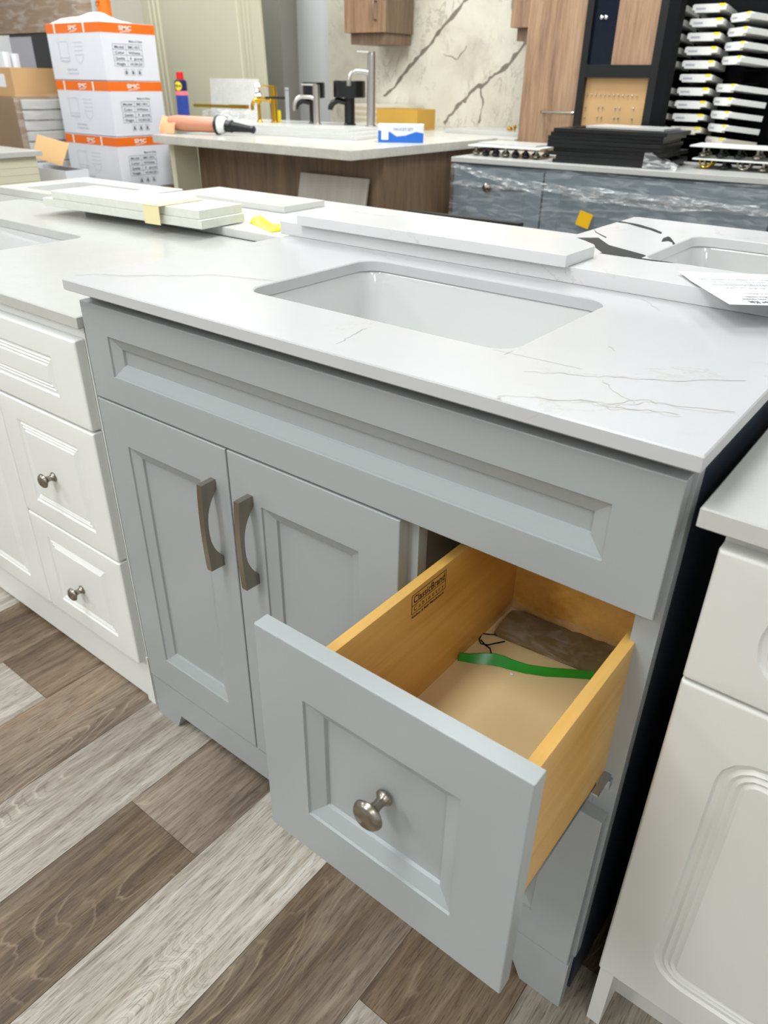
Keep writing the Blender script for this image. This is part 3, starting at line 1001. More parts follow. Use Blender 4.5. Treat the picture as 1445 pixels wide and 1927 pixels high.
t = thing('vanity_top', 'white top in the middle of the back row with slab offcuts lying on it', 'countertop', (-.28, .87, .839))
mb = MB(); slab_hole(mb, -.935, .385, .622, 1.110, .839, .859, None, .002)
for l in ([(-.30, 1.02), (-.22, 1.0), (-.15, 1.03)], [(-.2, .70), (-.12, .69), (-.05, .66)]):
    mb.ribbon([(x, y, .8593) for x, y in l], .0015, mi=1, jit=.004)
mb.xform(Matrix.Translation(-Vector(t.location))); put('slab', mb, [M['plain_lit'], M['grey_vein']], t)
t = thing('vanity_top', 'white top with a cut-out for a sink at the left end of the back row', 'countertop', (-1.19, .79, .839), .06)
mb = MB(); slab_hole(mb, -.245, .238, -.145, .185, 0, .021, (-.165, .155, -.105, .10), .002, .02)
put('slab', mb, M['plain_lit'], t)
basin(t, (-.165, .155, -.105, .10), .0005, .11, (0, 0, 0), .02)

# offcuts on the back row
slab('slab_offcut', 'rough-edged white offcut, lower one of the taped pair at left', -.95, -.36, .535, .675, .8612, .0195, M['quartz_edge'], .075, bev=.0015)
slab('slab_offcut', 'rough-edged white offcut on top of the taped pair at left', -.915, -.37, .54, .68, .8809, .0195, M['quartz_edge'], .075, bev=.0015)
mb = MB()
mb.box(-.0265, .0265, -.0725, -.0708, -.0005, .0415)
mb.box(-.0265, .0265, -.0725, .072, .0400, .0412)
o = put('masking_tape', mb, M['tape']); o.location = (-.506, .602, .8612); o.rotation_euler = (0, 0, .075)
tag(o, 'pale yellow masking tape holding the two rough offcuts together', 'tape')
slab('slab_offcut', 'thin white slab along the far edge of the middle back-row top', -.74, -.40, .86, 1.02, .8595, .016, M['plain_lit'], .02)
mb = MB()
rings = []
for k in range(9):
    u = k/8
    x = -.352+.13*u
    y = .70 - .055*u
    rings.append([(x, y, .8597), (x, y+.01, .866+.006*math.sin(5*u+1)), (x, y+.034, .869+.005*math.cos(6*u)), (x, y+.05, .8597)])
mb.loft(rings, True, True, close=False)
tag(put('crumpled_tape', mb, M['yellow'], fixn=False), 'crumpled bit of yellow tape lying behind the white slabs', 'tape')

# ------------------------------------------------------------------ island with white speckled counter and brown sides
I = thing('kitchen_island', 'brown wood-grain kitchen peninsula with an overhanging speckled white counter', 'kitchen counter', (-1.7, 2.5, 0))
IO = Vector(I.location)
mb = MB(); mb.box(-2.40, -1.10, 1.954, 3.12, .873, .910, .002); mb.box(-2.40, -1.003, 3.12, 3.765, .873, .910, .002)
mb.xform(Matrix.Translation(-IO)); put('counter', mb, M['granite'], I)
mb = MB(); mb.box(-2.36, -1.118, 2.20, 3.10, 0, .8725, .001); mb.xform(Matrix.Translation(-IO)); put('end_panel', mb, M['dark_oak'], I)
mb = MB(); mb.box(-2.36, -1.006, 3.16, 3.75, 0, .8725, .001); mb.xform(Matrix.Translation(-IO)); put('base_cabinet', mb, M['brown_oak'], I)
mb = MB(); mb.box(-2.40, -2.365, 2.05, 2.20, 0, .8725, .002); mb.xform(Matrix.Translation(-IO)); put('support_leg', mb, M['cream_panel'], I)
# leaning tile
o = slab('tile_sample', 'large taupe tile leaning on the dark front of the island', -.20, .20, -.006, .006, 0, .80, M['taupe'], cat='tile')
o.location = (-1.385, 1.995, 0.001); o.rotation_euler = (-.235, 0, .04)
# white slabs stacked on the island
SL = []
for k in range(3):
    o = slab('counter_slab', ['long white slab at the bottom of the pile on the island', 'long white slab in the middle of the pile on the island', 'long white slab on top of the pile on the island, carrying the taps'][k],
             -2.62+.02*k, -1.50-.03*k, 2.33+.012*k, 2.86, .9105+.0150*k, .0146, M['plain_lit'], .16)
# tall cabinet, wall cabinets, marble
t = thing('tall_cabinet', 'tall brown wood-grain pantry cabinet with a bar handle, right of the marble slab', 'cabinet', (-.83, 3.4, 0))
o = Vector(t.location)
mb = MB(); mb.box(-1.0, -.66, 3.17, 3.76, 0, 2.2); mb.xform(Matrix.Translation(-o)); put('carcass', mb, M['brown_oak'], t)
mb = MB(); mb.box(-1.0, -.66, 3.15, 3.1695, .1, 2.2, .0015); mb.xform(Matrix.Translation(-o)); d = put('door', mb, M['brown_oak'], t)
mb = MB(); mb.tube([(-.865, 3.149, 1.036), (-.865, 3.118, 1.036), (-.858, 3.112, 1.036), (-.70, 3.112, 1.036), (-.693, 3.118, 1.036), (-.693, 3.149, 1.036)], .0065, 10)
mb.xform(Matrix.Translation(-o)); put('bar_handle', mb, M['nickel'], d)
def wall_cab(label, x0, x1, z0, knobx):
    t = thing('wall_cabinet', label, 'cabinet', ((x0+x1)/2, 3.6, z0))
    o = Vector(t.location)
    mb = MB(); mb.box(x0, x1, 3.47, 3.74, z0, z0+.75); mb.xform(Matrix.Translation(-o)); put('carcass', mb, M['dark_oak'], t)
    mb = MB(); mb.box(x0, x1, 3.45, 3.4695, z0, z0+.75, .0015); mb.xform(Matrix.Translation(-o)); d = put('door', mb, M['brown_oak'], t)
    mb = MB(); mb.box(x0+.03, x1-.012, 3.475, 3.735, z0-.058, z0-.0005); mb.xform(Matrix.Translation(-o)); put('light_rail', mb, M['dark_oak'], t)
    mb = MB(); mb.tube([(knobx, 3.449, z0+.06), (knobx, 3.425, z0+.06), (knobx, 3.422, z0+.065), (knobx, 3.422, z0+.145), (knobx, 3.425, z0+.15), (knobx, 3.449, z0+.15)], .005, 8)
    mb.xform(Matrix.Translation(-o)); put('bar_handle', mb, M['nickel'], d)
wall_cab('brown wall cabinet hanging on the marble above the taps', -2.415, -2.112, 1.402, -2.17)
wall_cab('brown wall cabinet partly cut off by the tall pantry', -1.27, -1.005, 1.405, -1.08)
mb = MB()
mb.box(-2.83, -.55, 3.77, 3.79, .60, 2.6)
ym = 3.7695
for w, l in ((.022, [(-1.70, 1.64), (-1.80, 1.53), (-1.927, 1.427), (-2.03, 1.33), (-2.157, 1.236), (-2.27, 1.12), (-2.36, 1.07)]), (.024, [(-1.20, 1.44), (-1.30, 1.365), (-1.36, 1.34), (-1.44, 1.25), (-1.536, 1.197), (-1.60, 1.145), (-1.66, 1.125), (-1.72, 1.07), (-1.783, 1.026), (-1.876, .93)]),
             (.010, [(-1.621, 1.128), (-1.60, 1.03), (-1.622, .94)]), (.007, [(-1.36, 1.34), (-1.37, 1.42), (-1.45, 1.50), (-1.46, 1.60)]), (.006, [(-1.9, 1.30), (-1.80, 1.27), (-1.74, 1.34)])):
    mb.ribbon([(x, ym, z) for x, z in l], w, (0, -1, 0), 1, .006)
tag(put('marble_slab', mb, [M['marble'], M['marble_vein']], fixn=False), 'large cream marble slab with brown diagonal veins standing behind the counter', 'stone slab')

# tall cream shaker panels at the back left
def tall_panel(name, label, x0, x1, y, z1, mat, grooves, rz=0, lean=0.0):
    cx = (x0+x1)/2
    mb = MB()
    w = x1-x0
    prof = []
    rows = [(0, 0)]
    mbx = panel(mb, -w/2, w/2, 0, z1, 0, .022, grooves, edge=.003)
    o = put(name, mb, mat)
    o.location = (cx, y, 0)
    o.rotation_euler = (0, lean, rz)
    return tag(o, label, 'door panel')
g = [(.085, 0, .001), (.088, .009, .001), (.125, .004, .001), (.130, .014, .001), (.165, .009, .001), (.172, .019, .001), (.22, .019, .001), (.226, .012, .001), (.24, .012, .001)]
tall_panel('cabinet_door_panel', 'tall sage-cream cabinet door with stepped grooves behind the sink cartons', -4.10, -2.915, 3.30, 2.25, M['cream_panel'], g, 0, -.045)
tall_panel('cabinet_door_panel', 'pale cream panel standing behind the stack of sink cartons', -4.75, -4.02, 3.42, 2.25, M['cream_light'], [(.09, 0, .001), (.10, .006, .001)])
mb = MB(); mb.box(-3.62, -3.24, 3.74, 3.8995, 0, 3.0); struct('trim_1', mb, M['wall_grey'])

# ------------------------------------------------------------------ things on the island
def on(px, py, pz):
    return (px, py, pz)
ZS = .9554
t = thing('spray_can', 'blue and yellow spray can with a red cap standing on the slabs', 'spray can', (-2.62, 2.34, ZS), .4)
mb = MB(); mb.lathe([(0, 0), (.031, 0), (.0325, .003), (.0325, .118), (.0325, .119)], n=32)
put('can', mb, M['can_blue'], t)
mb = MB(); mb.lathe([(0, .1195), (.0326, .1195), (.0326, .140), (0, .140)], n=32); put('pink_band', mb, M['pink'], t)
mb = MB(); mb.lathe([(0, .1405), (.0325, .1405), (.0325, .178), (.031, .186), (.024, .192), (0, .192)], n=32); put('can_top', mb, M['can_navy'], t)
mb = MB()
pts = []
for k in range(28):
    a = 2*math.pi*k/28
    u, v = math.cos(a)*.021, math.sin(a)*.021
    th_ = u/.0333
    pts.append((math.sin(th_)*.0334, -math.cos(th_)*.0334, .163+v))
mb.poly(pts)
bmesh.ops.triangulate(mb.bm, faces=mb.bm.faces[:])
put('yellow_badge', mb, M['yellow'], t, smooth=False, fixn=False)
mb = MB(); print_on(mb, 'WD-40', .016, (-.020, -.0350, .158), (1, 0, 0), (0, 0, 1), .040, bold=.0004)
put('lettering', mb, M['can_navy'], t, smooth=False, fixn=False)
mb = MB(); mb.lathe([(0, .1925), (.019, .1925), (.0185, .225), (.016, .228), (0, .228)], n=24); put('cap', mb, M['red'], t)

# heat gun
t = thing('caulking_gun', 'copper-coloured tool with black tapered nozzle lying on the front of the island', 'tool', (-2.225, 2.155, .9185), .38)
mb = MB(); mb.tube([(-.20, 0, .040), (-.15, 0, .040), (.03, 0, .036), (.06, 0, .036)], [.030, .036, .036, .034], 24); put('barrel', mb, M['copper'], t)
mb = MB(); mb.tube([(.0605, 0, .036), (.075, 0, .036)], [.043, .043], 28); put('collar', mb, M['black'], t)
mb = MB(); mb.tube([(.0755, 0, .036), (.098, 0, .036), (.112, 0, .034)], [.040, .039, .030], 28); put('white_ring', mb, M['paper'], t)
mb = MB(); mb.tube([(.1125, 0, .034), (.135, 0, .032), (.145, 0, .032), (.15, 0, .031), (.245, 0, .022), (.262, 0, .020), (.268, 0, .019)], [.028, .027, .029, .024, .015, .018, .012], 24); put('nozzle', mb, M['black'], t)
mb = MB()
rings = []
for k in range(8):
    u = k/7
    x = -.235+.085*u
    rings.append([(x, -.048-.01*u, .002), (x, -.045, .032+.006*math.sin(8*u)), (x+.005, -.012, .074+.005*math.cos(7*u)), (x+.01, .03, .066), (x+.01, .045, .02)])
mb.loft(rings, False, False, close=False)
c = put('orange_cloth', mb, M['orange_cloth'], fixn=False); c.location = (-2.225, 2.155, .9108); c.rotation_euler = (0, 0, .38)
sol = c.modifiers.new('thickness', 'SOLIDIFY'); sol.thickness = .002
tag(c, 'soft orange cloth draped over the back end of the copper tool', 'cloth')

# blue and white small carton
t = thing('small_carton', 'small blue and white cardboard carton on the island edge', 'carton', (-1.255, 2.50, .9105), .62)
mb = MB(); mb.box(-.105, .105, -.045, .045, 0, .075, .001); put('box', mb, M['white_card'], t)
mb = MB()
mb.poly([(-.1045, -.0456, .001), (.104, -.0456, .001), (.104, -.0456, .040), (.07, -.0456, .046), (.02, -.0456, .030), (-.02, -.0456, .026), (-.05, -.0456, .044), (-.1045, -.0456, .05)])
put('blue_print', mb, M['blue'], t, smooth=False, fixn=False)
mb = MB()
mb.poly([(-.090, -.0460, .012), (-.058, -.0460, .012), (-.058, -.0460, .060), (-.090, -.0460, .060)])
put('window_print', mb, M['print_white'], t, smooth=False, fixn=False)
mb = MB(); print_on(mb, 'FAUCET SET', .016, (-.035, -.0460, .050), (1, 0, 0), (0, 0, 1), .09); put('lettering', mb, M['print_grey'], t, smooth=False, fixn=False)

def tap(name, label, loc, h, r, mat, spout_len, spout_z, lever, rz, drop=.05, square=False, cyl_top=0, cat='tap'):
    """column tap: body, curved spout towards local -x, lever on top"""
    t = thing(name, label, cat, loc, rz)
    mb = MB()
    mb.lathe([(0, 0), (r*1.35, 0), (r*1.35, .004), (r*1.02, .006), (r, .012), (r, h*.90), (r*.98, h*.905), (r*.98, h*.985), (r*.85, h*.992), (0, h*.992)], n=28)
    put('body', mb, mat, t)
    mb = MB()
    P = [(-r*.6, 0, spout_z-.004), (-r*1.6, 0, spout_z+.004)]
    for k in range(9):
        a = math.radians(90*k/8)
        P.append((-(spout_len-drop*.9) - drop*.9*math.sin(a), 0, spout_z+.006 - drop*.9*(1-math.cos(a))))
    P.append((-spout_len, 0, spout_z-drop*1.15))
    mb.tube(P, r*.52, 16)
    put('spout', mb, mat, t)
    mb = MB()
    mb.lathe([(0, h*.994), (r*.9, h*.994), (r*.9, h*1.02), (0, h*1.02)], n=24)
    mb.tube([(0, 0, h*1.007), (-lever, 0, h*1.012)], [r*.28, r*.22], 10)
    put('lever', mb, mat, t)
    return t
tap('tall_tap', 'tall brushed steel vessel tap, tallest of the taps on the slabs', (-1.605, 2.71, ZS), .318, .021, M['steel'], .115, .235, .075, .95, .05)
tap('steel_tap', 'short brushed steel tap with a curved spout in front of the black taps', (-1.895, 2.62, ZS), .178, .018, M['steel'], .115, .120, .075, .75, .05)
tap('gold_tap', 'shiny gold tap with a long drooping spout', (-2.165, 2.58, ZS), .168, .017, M['gold'], .115, .103, .06, .75, .04)
def black_tap(label, loc, w, h, rz):
    t = thing('black_tap', label, 'tap', loc, rz)
    mb = MB(); mb.lathe([(0, 0), (.032, 0), (.032, .004), (.027, .008), (.027, h*.62), (0, h*.62)], n=24); put('body', mb, M['black'], t)
    mb = MB(); mb.lathe([(0, h*.62+.0005), (w*.96, h*.62+.0005), (w, h*.64), (w, h*.97), (w*.96, h), (0, h)], n=32); put('drum', mb, M['black'], t)
    mb = MB(); mb.tube([(-.02, 0, h*.52), (-.06, 0, h*.56), (-.085, 0, h*.50), (-.098, 0, h*.40), (-.10, 0, h*.34)], [.014, .015, .015, .014, .012], 14); put('spout', mb, M['black'], t)
black_tap('glossy black tap with a wide drum head, right of the short steel tap', (-1.765, 2.73, ZS), .082, .200, .75)
black_tap('smaller black tap with a drooping spout, left of the short steel tap', (-1.985, 2.70, ZS), .058, .190, .75)
t = thing('bronze_tap', 'thin square dark bronze tap between the gold and black taps', 'tap', (-2.085, 2.60, ZS), .75)
mb = MB(); mb.box(-.010, .010, -.010, .010, 0, .150, .001); mb.box(-.010, .010, -.010, .010, .152, .165, .001); put('body', mb, M['chrome'], t)
mb = MB(); mb.box(-.115, -.0102, -.008, .008, .112, .122, .001); put('spout', mb, M['black'], t)
t = thing('crystal_tap', 'small gold tap with a clear crystal handle at the left of the row', 'tap', (-2.245, 2.545, ZS), .75)
mb = MB(); mb.lathe([(0, 0), (.016, 0), (.015, .004), (.009, .012), (.008, .085), (.016, .095), (.018, .105), (0, .106)], n=24); put('body', mb, M['gold'], t)
mb = MB(); mb.lathe([(0, .1065), (.014, .108), (.02, .125), (.012, .14), (.010, .155), (.018, .168), (.012, .180), (0, .182)], n=8); put('crystal_handle', mb, M['chrome'], t)
mb = MB(); mb.box(-.012, .012, -.012, .012, 0, .055, .002)
o = put('yellow_bottle', mb, M['yellow']); o.location = (-2.20, 2.64, ZS); tag(o, 'small yellow bottle standing behind the gold tap', 'bottle')
mb = MB(); mb.box(-.25, .02, -.012, .012, 0, .016, .001); mb.box(.021, .14, -.014, .014, -.001, .019, .001)
o = put('gold_rail', mb, M['gold']); o.location = (-2.62, 2.66, 1.0100); o.rotation_euler = (0, 0, .16); tag(o, 'flat gold rail lying on the bag of fittings behind the spray can', 'rail')
mb = MB()
rings = []
for k in range(10):
    u = k/9
    x = -.20+.36*u
    rings.append([(x, -.045+.01*math.sin(9*u), 0), (x, -.04, .030+.012*math.sin(7*u)), (x, 0, .050-.002*math.cos(9*u)), (x, .04, .035+.01*math.cos(5*u)), (x, .05, 0)])
mb.loft(rings)
o = put('fittings_bag', mb, M['film_bright']); o.location = (-2.58, 2.66, ZS); o.rotation_euler = (0, 0, .16); tag(o, 'crumpled clear bag of fittings behind the spray can', 'bag')
o = slab('marble_sample', 'small white patterned marble sample standing behind the gold taps', -.19, .19, -.01, .01, 0, .20, quartz('patterned_marble', (226, 226, 222), .12, (180, 178, 176), .2, 30, fleck=(196, 194, 190)), cat='stone sample')
o.location = (-2.70, 2.78, ZS); o.rotation_euler = (-.06, 0, .05)
for k in range(7):
    o = slab('sample_tile', ['tan sample tile at the bottom of the pile behind the black taps', 'tan sample tile, second from the bottom behind the black taps', 'tan sample tile, third from the bottom behind the black taps',
             'tan sample tile, fourth from the bottom behind the black taps', 'tan sample tile, third from the top behind the black taps', 'tan sample tile, second from the top behind the black taps', 'tan sample tile on top of the pile behind the black taps'][k],
             -2.50+random.uniform(-.01, .01), -2.02+random.uniform(-.01, .01), 3.585, 3.75, .9105+.0165*k, .0160, M['tan_slab'] if k % 2 else M['beige_slab'], cat='tile')
t = thing('open_carton', 'mustard-coloured open carton behind the tall steel tap', 'carton', (-1.90, 3.40, .9105))
mb = MB(); mb.box(-.15, .15, -.09, -.086, 0, .105); mb.box(-.15, .15, .086, .09, 0, .105); mb.box(-.15, -.146, -.086, .086, 0, .105); mb.box(.146, .15, -.086, .086, 0, .105); mb.box(-.146, .146, -.086, .086, 0, .004)
put('box', mb, M['mustard'], t)
slab('counter_slab', 'white slab lying at the back of the counter against the marble', -1.55, -1.02, 3.30, 3.72, .9105, .018, M['quartz_plain'])
mb = MB(); mb.lathe([(0, 0), (.014, 0), (.016, .01), (.008, .02), (0, .022)], (0, 0, 0), (0, 0, 1), 12)
mb.lathe([(0, 0), (.007, 0), (.009, .02), (.004, .03), (0, .03)], (.03, 0, 0), (0, 0, 1), 10)
o = put('small_fitting', mb, M['gold']); o.location = (-1.22, 3.45, .929); tag(o, 'small brass fitting on the slab by the tall pantry', 'fitting')

# ------------------------------------------------------------------ plastic-wrapped blue-grey vanity run
RZ = .082
W = thing('wrapped_vanity', 'long slate blue vanity wrapped in clear plastic, beyond the back row', 'vanity cabinet', (-1.012, 2.565, 0), RZ)
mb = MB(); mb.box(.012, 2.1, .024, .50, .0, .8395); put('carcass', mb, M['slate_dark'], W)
xs = [.014, .462, 1.395, 2.09]
for i, (a, b) in enumerate(zip(xs, xs[1:])):
    mb = MB(); panel(mb, a+.004, b-.004, .12, .822, .004, .0195, [(.075, 0, .001), (.08, .005, .001), (.095, .009, .001)])
    d = put('door', mb, M['slate_blue'], W)
    if i == 0:
        mb = MB(); mb.lathe([(0, 0), (.011, 0), (.006, .006), (.006, .014), (.019, .020), (.019, .026), (.010, .032), (0, .033)], (.20, .004, .745), (0, -1, 0), 24)
        put('knob', mb, M['nickel'], d)
mb = MB(); mb.box(0, 2.12, 0, .525, .840, .860, .0015); put('counter', mb, M['quartz_plain'], W)
# film stretched over the fronts: gathers and folds
def film_mesh(name, x0, x1, zfun, zbot, mat, seed, n=70, m=10, amp=.008, label=None, cat=None, group=None):
    rnd = random.Random(seed)
    ph = [(rnd.uniform(5, 60), rnd.uniform(0, 6.3), rnd.uniform(4, 30)) for _ in range(7)]
    mb = MB()
    G = []
    for i in range(n):
        u = i/(n-1)
        x = x0 + (x1-x0)*u
        row = []
        zt_, zb_ = zfun(u), zbot(u)
        for j in range(m):
            v = j/(m-1)
            d = sum(math.sin(a*u+b+c*v) for a, b, c in ph)/7
            row.append(mb.bm.verts.new((x, -.004-.5*amp-amp*.5*(d), zb_ + (zt_-zb_)*v + .004*math.sin(17*u+9*v))))
        G.append(row)
    for i in range(n-1):
        for j in range(m-1):
            mb.bm.faces.new((G[i][j], G[i+1][j], G[i+1][j+1], G[i][j+1]))
    o = put(name, mb, mat, W, label, fixn=False)
    return o
film_mesh('plastic_film', .005, 2.08, lambda u: .835, lambda u: .10, M['film'], 1, 120, 14, .006)
film_mesh('plastic_fold', .02, .46, lambda u: .835-.075*u, lambda u: .815-.085*u, M['film_bright'], 2, 40, 6, .014)
film_mesh('plastic_fold', .42, 1.35, lambda u: .785-.02*u, lambda u: .755-.03*math.sin(math.pi*u)-.01*u, M['film_bright'], 3, 90, 8, .016)
film_mesh('plastic_fold', 1.1, 1.9, lambda u: .775-.06*u, lambda u: .755-.075*u, M['film_bright'], 4, 70, 8, .018)
film_mesh('plastic_fold', .02, .40, lambda u: .76-.0*u, lambda u: .745, M['film_bright'], 5, 40, 5, .012)
mb = MB(); mb.box(-.03, .03, -.002, 0, -.03, .03)
o = put('yellow_tag', mb, M['yellow_tag']); o.location = (-.335, 2.595, .655); o.rotation_euler = (0, .25, RZ); tag(o, 'square yellow tag stuck low on the wrapped slate vanity', 'tag')
mb = MB(); mb.box(-.235, .235, -.02, .02, 0, .728, .003); mb.box(-.215, .215, -.022, -.0205, .02, .70, mi=1)
o = put('black_board', mb, [M['black'], M['black_matt']]); o.location = (-.50, 1.86, 0.001); o.rotation_euler = (-.05, 0, .06); tag(o, 'thin black panel standing on the floor behind the back row', 'panel')

def Wp(x, y, z=0):
    c, s_ = math.cos(RZ), math.sin(RZ)
    return (-1.012 + x*c - y*s_, 2.565 + x*s_ + y*c, z)

# hardware display boards
def display_board(label, loc, rz, w, d, z, n, seed, group=None, ring=True, slabs=0):
    rnd = random.Random(seed)
    t = thing('hardware_display_board', label, 'display board', loc, rz, group)
    mb = MB(); mb.box(0, w, 0, d, z, z+.006, .001); put('board', mb, M['white_foil'], t)
    for k in range(n):
        x = w*(.08+.84*k/max(1, n-1))
        for y in (d*.12, d*.55):
            mb = MB()
            zt = z-.0005
            if ring and k % 2 == 0:
                P = [(x+.024*math.cos(a), y, zt-.002-(z-.006)*.9*math.sin(a)) for a in [math.pi*q/10 for q in range(11)]]
                mb.tube(P, .0045, 8)
                put('ring_pull', mb, M['gold'] if k % 4 == 0 else M['nickel'], t)
            else:
                h = z-.003
                mb.lathe([(0, 0), (.008, 0), (.006, h*.3), (.007, h*.5), (.017, h*.7), (.018, h*.85), (.010, h), (0, h)], (x, y, zt), (0, 0, -1), 16)
                put('knob', mb, M['black'] if k % 3 else M['nickel'], t)
    return t
display_board('white board with dark knobs hanging under it, at the left end of the wrapped vanity', Wp(.03, .10, .8605), RZ, .36, .26, .040, 7, 1, ring=False)
slab('sample_tile', 'thin white tile lying on the left knob board', 0, .30, 0, .18, 0, .008, M['quartz_plain'], cat='tile').location = (*Wp(.21, .24)[:2], .9075)
display_board('lower brown-edged board of ring pulls at the right end of the wrapped vanity', Wp(1.02, .20, .8605), RZ, .62, .20, .034, 8, 2)
display_board('upper white board of black knobs at the right end of the wrapped vanity', Wp(1.00, .20, .9012), RZ, .66, .20, .040, 9, 3, ring=False)

# stack of black cabinet doors
n = 9
rnd = random.Random(5)
ords = ['bottom', 'second', 'third', 'fourth', 'fifth', 'sixth', 'seventh', 'eighth', 'topmost']
for k in range(n):
    t = thing('cabinet_door', ('%s black cabinet door in the pile on the wrapped vanity' % ords[k]) if k in (0, 8) else ('black cabinet door, %s from the bottom of the pile on the wrapped vanity' % ords[k]),
              'cabinet door', (*Wp(.70+rnd.uniform(-.02, .02)-(.02 if k in (4, 5, 6) else 0), .225+rnd.uniform(-.01, .012))[:2], .8605+.0148*k), RZ+rnd.uniform(-.05, .05), 'pile of black cabinet doors')
    w, d = .245, .155
    mb = MB()
    for (a, b, c, e) in ((-w, w, -d, -d+.05), (-w, w, d-.05, d), (-w, -w+.05, -d+.05, d-.05), (w-.05, w, -d+.05, d-.05)):
        mb.box(a, b, c, e, 0, .0144, .001)
    put('frame', mb, M['black'], t)
    mb = MB(); mb.box(-w+.05, w-.05, -d+.05, d-.05, .004, .010); put('centre_panel', mb, M['black_matt'], t)
slab('sample_tile', 'white tile lying on top of the pile of black doors', -.17, .17, -.10, .10, 0, .009, M['quartz_plain'], cat='tile').location = (*Wp(.74, .25)[:2], .8605+.0148*9+.0003)
mb = MB()
rings = []
for k in range(8):
    u = k/7
    x = .86+.14*u
    rings.append([(x, .06-.01*u, .8615), (x, .07, .925-.050*u+.006*math.sin(9*u)), (x, .105, .93-.055*u), (x, .12, .90-.03*u)])
mb.loft(rings, False, False, close=False)
mb.xform(Matrix.Translation(Vector((-1.012, 2.565, 0))) @ Matrix.Rotation(RZ, 4, 'Z'))
tag(put('plastic_scrap', mb, M['film_bright'], fixn=False), 'torn clear plastic hanging off the front of the black door pile', 'plastic')

# black display frame with glass and a pinned board
F = thing('display_frame', 'tall black frame with a glazed wood sample above a studded board', 'display frame', (-.46, 3.07, .8607), .0)
mb = MB()
x0, x1 = -.200, .165
for a, b, c, d in ((x0, x0+.032, 0, .86), (x1-.035, x1, 0, .86), (x0+.032, x1-.035, 0, .045), (x0+.032, x1-.035, .322, .372), (x0+.032, x1-.035, .82, .86)):
    mb.box(a, b, -.02, .02, c, d, .001)
mb.box(x0, x1, .0205, .026, 0, .86)
put('frame', mb, M['black'], F)
mb = MB(); mb.box(x1+.0005, x1+.050, -.022, .045, 0, .90, .001); put('side_post', mb, M['black_matt'], F)
mb = MB(); mb.box(x0+.032, x1-.035, .004, .010, .045, .322); sb = put('studded_board', mb, M['cardboard'], F)
spots = [(x0+.045+k*.0215, .255) for k in range(12)]
for (r, zz) in ((0, .205), (1, .165), (2, .115)):
    spots += [(x0+xx, zz) for xx in (.045, .108, .128, .190, .210, .275)]
mb = MB(); mb.lathe([(0, 0), (.0045, 0), (.003, .006), (0, .007)], (0, 0, 0), (0, -1, 0), 8)
st0 = put('stud', mb, M['chrome'], sb)
for k, (xx, zz) in enumerate(spots):
    st = st0 if k == 0 else st0.copy()
    if k:
        COL.objects.link(st)
    st.location = (xx, .004, zz)
mb = MB(); mb.box(x0+.140, x1-.037, -.002, .012, .372, .82); put('wood_sample', mb, M['brown_oak'], F)
mb = MB(); mb.box(x0+.032, x0+.138, -.002, .012, .372, .82); put('dark_glass', mb, paint('dark_glass', (14, 20, 34), .05, 0, bump=0), F)
for xx in (.068, .088):
    mb = MB(); mb.lathe([(0, 0), (.008, 0), (.008, .004), (0, .006)], (x0+xx, -.003, .55), (0, -1, 0), 16)
    put('hinge_cap', mb, M['chrome'], F)

# sample rack
K = thing('sample_rack', 'black rack tower holding rows of white stone sample chips', 'display rack', (-.27, 3.28, 0))
mb = MB()
mb.box(-.12, .62, .14, .17, 0, 1.9)
mb.box(-.12, -.10, -.02, .14, 0, 1.9)
mb.box(.60, .62, -.02, .14, 0, 1.9)
put('back_panel', mb, M['black_matt'], K)
cols = [('left', -.035, .078, .0, 0.0), ('middle', .098, .138, .0, .03), ('right', .275, .150, -.02, -.78)]
M['sticker'] = M['yellow']
nums = ['top', 'second from top', 'third from top', 'fourth from top', 'fifth from top', 'sixth from top', 'seventh from top', 'eighth from top', 'ninth from top', 'lowest']
def chip(w, mat):
    t = bpy.data.objects.new('sample_chip', None)
    COL.objects.link(t)
    mb = MB()
    d = .20
    mb.prism([(-w/2, 0), (-w/2+.012, 0), (-w/2+.012, -.008), (w/2-.025, -.008), (w/2-.025, 0), (w/2, 0), (w/2, .018), (w/2-.006, .022), (-w/2+.006, .022), (-w/2, .018)], -.06, -.045, 'xz', bev=.0008)
    mb.box(-w/2, w/2, -.045, (.10 if w == .150 else d-.08), .0, .0215, .001)
    put('stone', mb, mat, t)
    mb = MB(); mb.box(w/2-.030, w/2-.006, -.0606, -.048, .0135, .0228)
    put('price_sticker', mb, M['sticker'], t)
    mb = MB(); mb.box(-w/2+.016, -w/2+.055 if w > .1 else -w/2+.03, -.0606, -.0602, .002, .009)
    put('name_label', mb, M['print_pale'], t)
    return t
protos = {}
for ci, (cn, cx, w, dy, rz) in enumerate(cols):
    for r in range(10):
        if (ci == 2 and r == 4) or (ci == 0 and r == 5):
            continue
        key = (w, r == 9)
        if key not in protos:
            c = chip(w, M['marble'] if r == 9 else M['chip'])
            protos[key] = c
        else:
            c = copy_tree(protos[key])
        z = 1.425 - .0505*r + (-.035 if ci == 2 else 0)
        c.location = (-.27+cx, 3.235+dy, z)
        c.rotation_euler = (-.10, 0, rz)
        tag(c, 'white stone sample chip, %s in the %s column of the black rack' % (nums[r], cn), 'sample chip', '%s column of sample chips' % cn)
for ci, (cn, cx, w, dy, rz) in enumerate(cols):
    mb = MB()
    for r in range(10):
        z = 1.425 - .0505*r + (-.035 if ci == 2 else 0)
        mb.box(cx-w*.35, cx+w*.35, (.03 if ci == 2 else -.055+dy), .139, z-.024, z-.018)
    put('shelf_brackets', mb, M['black_matt'], K)

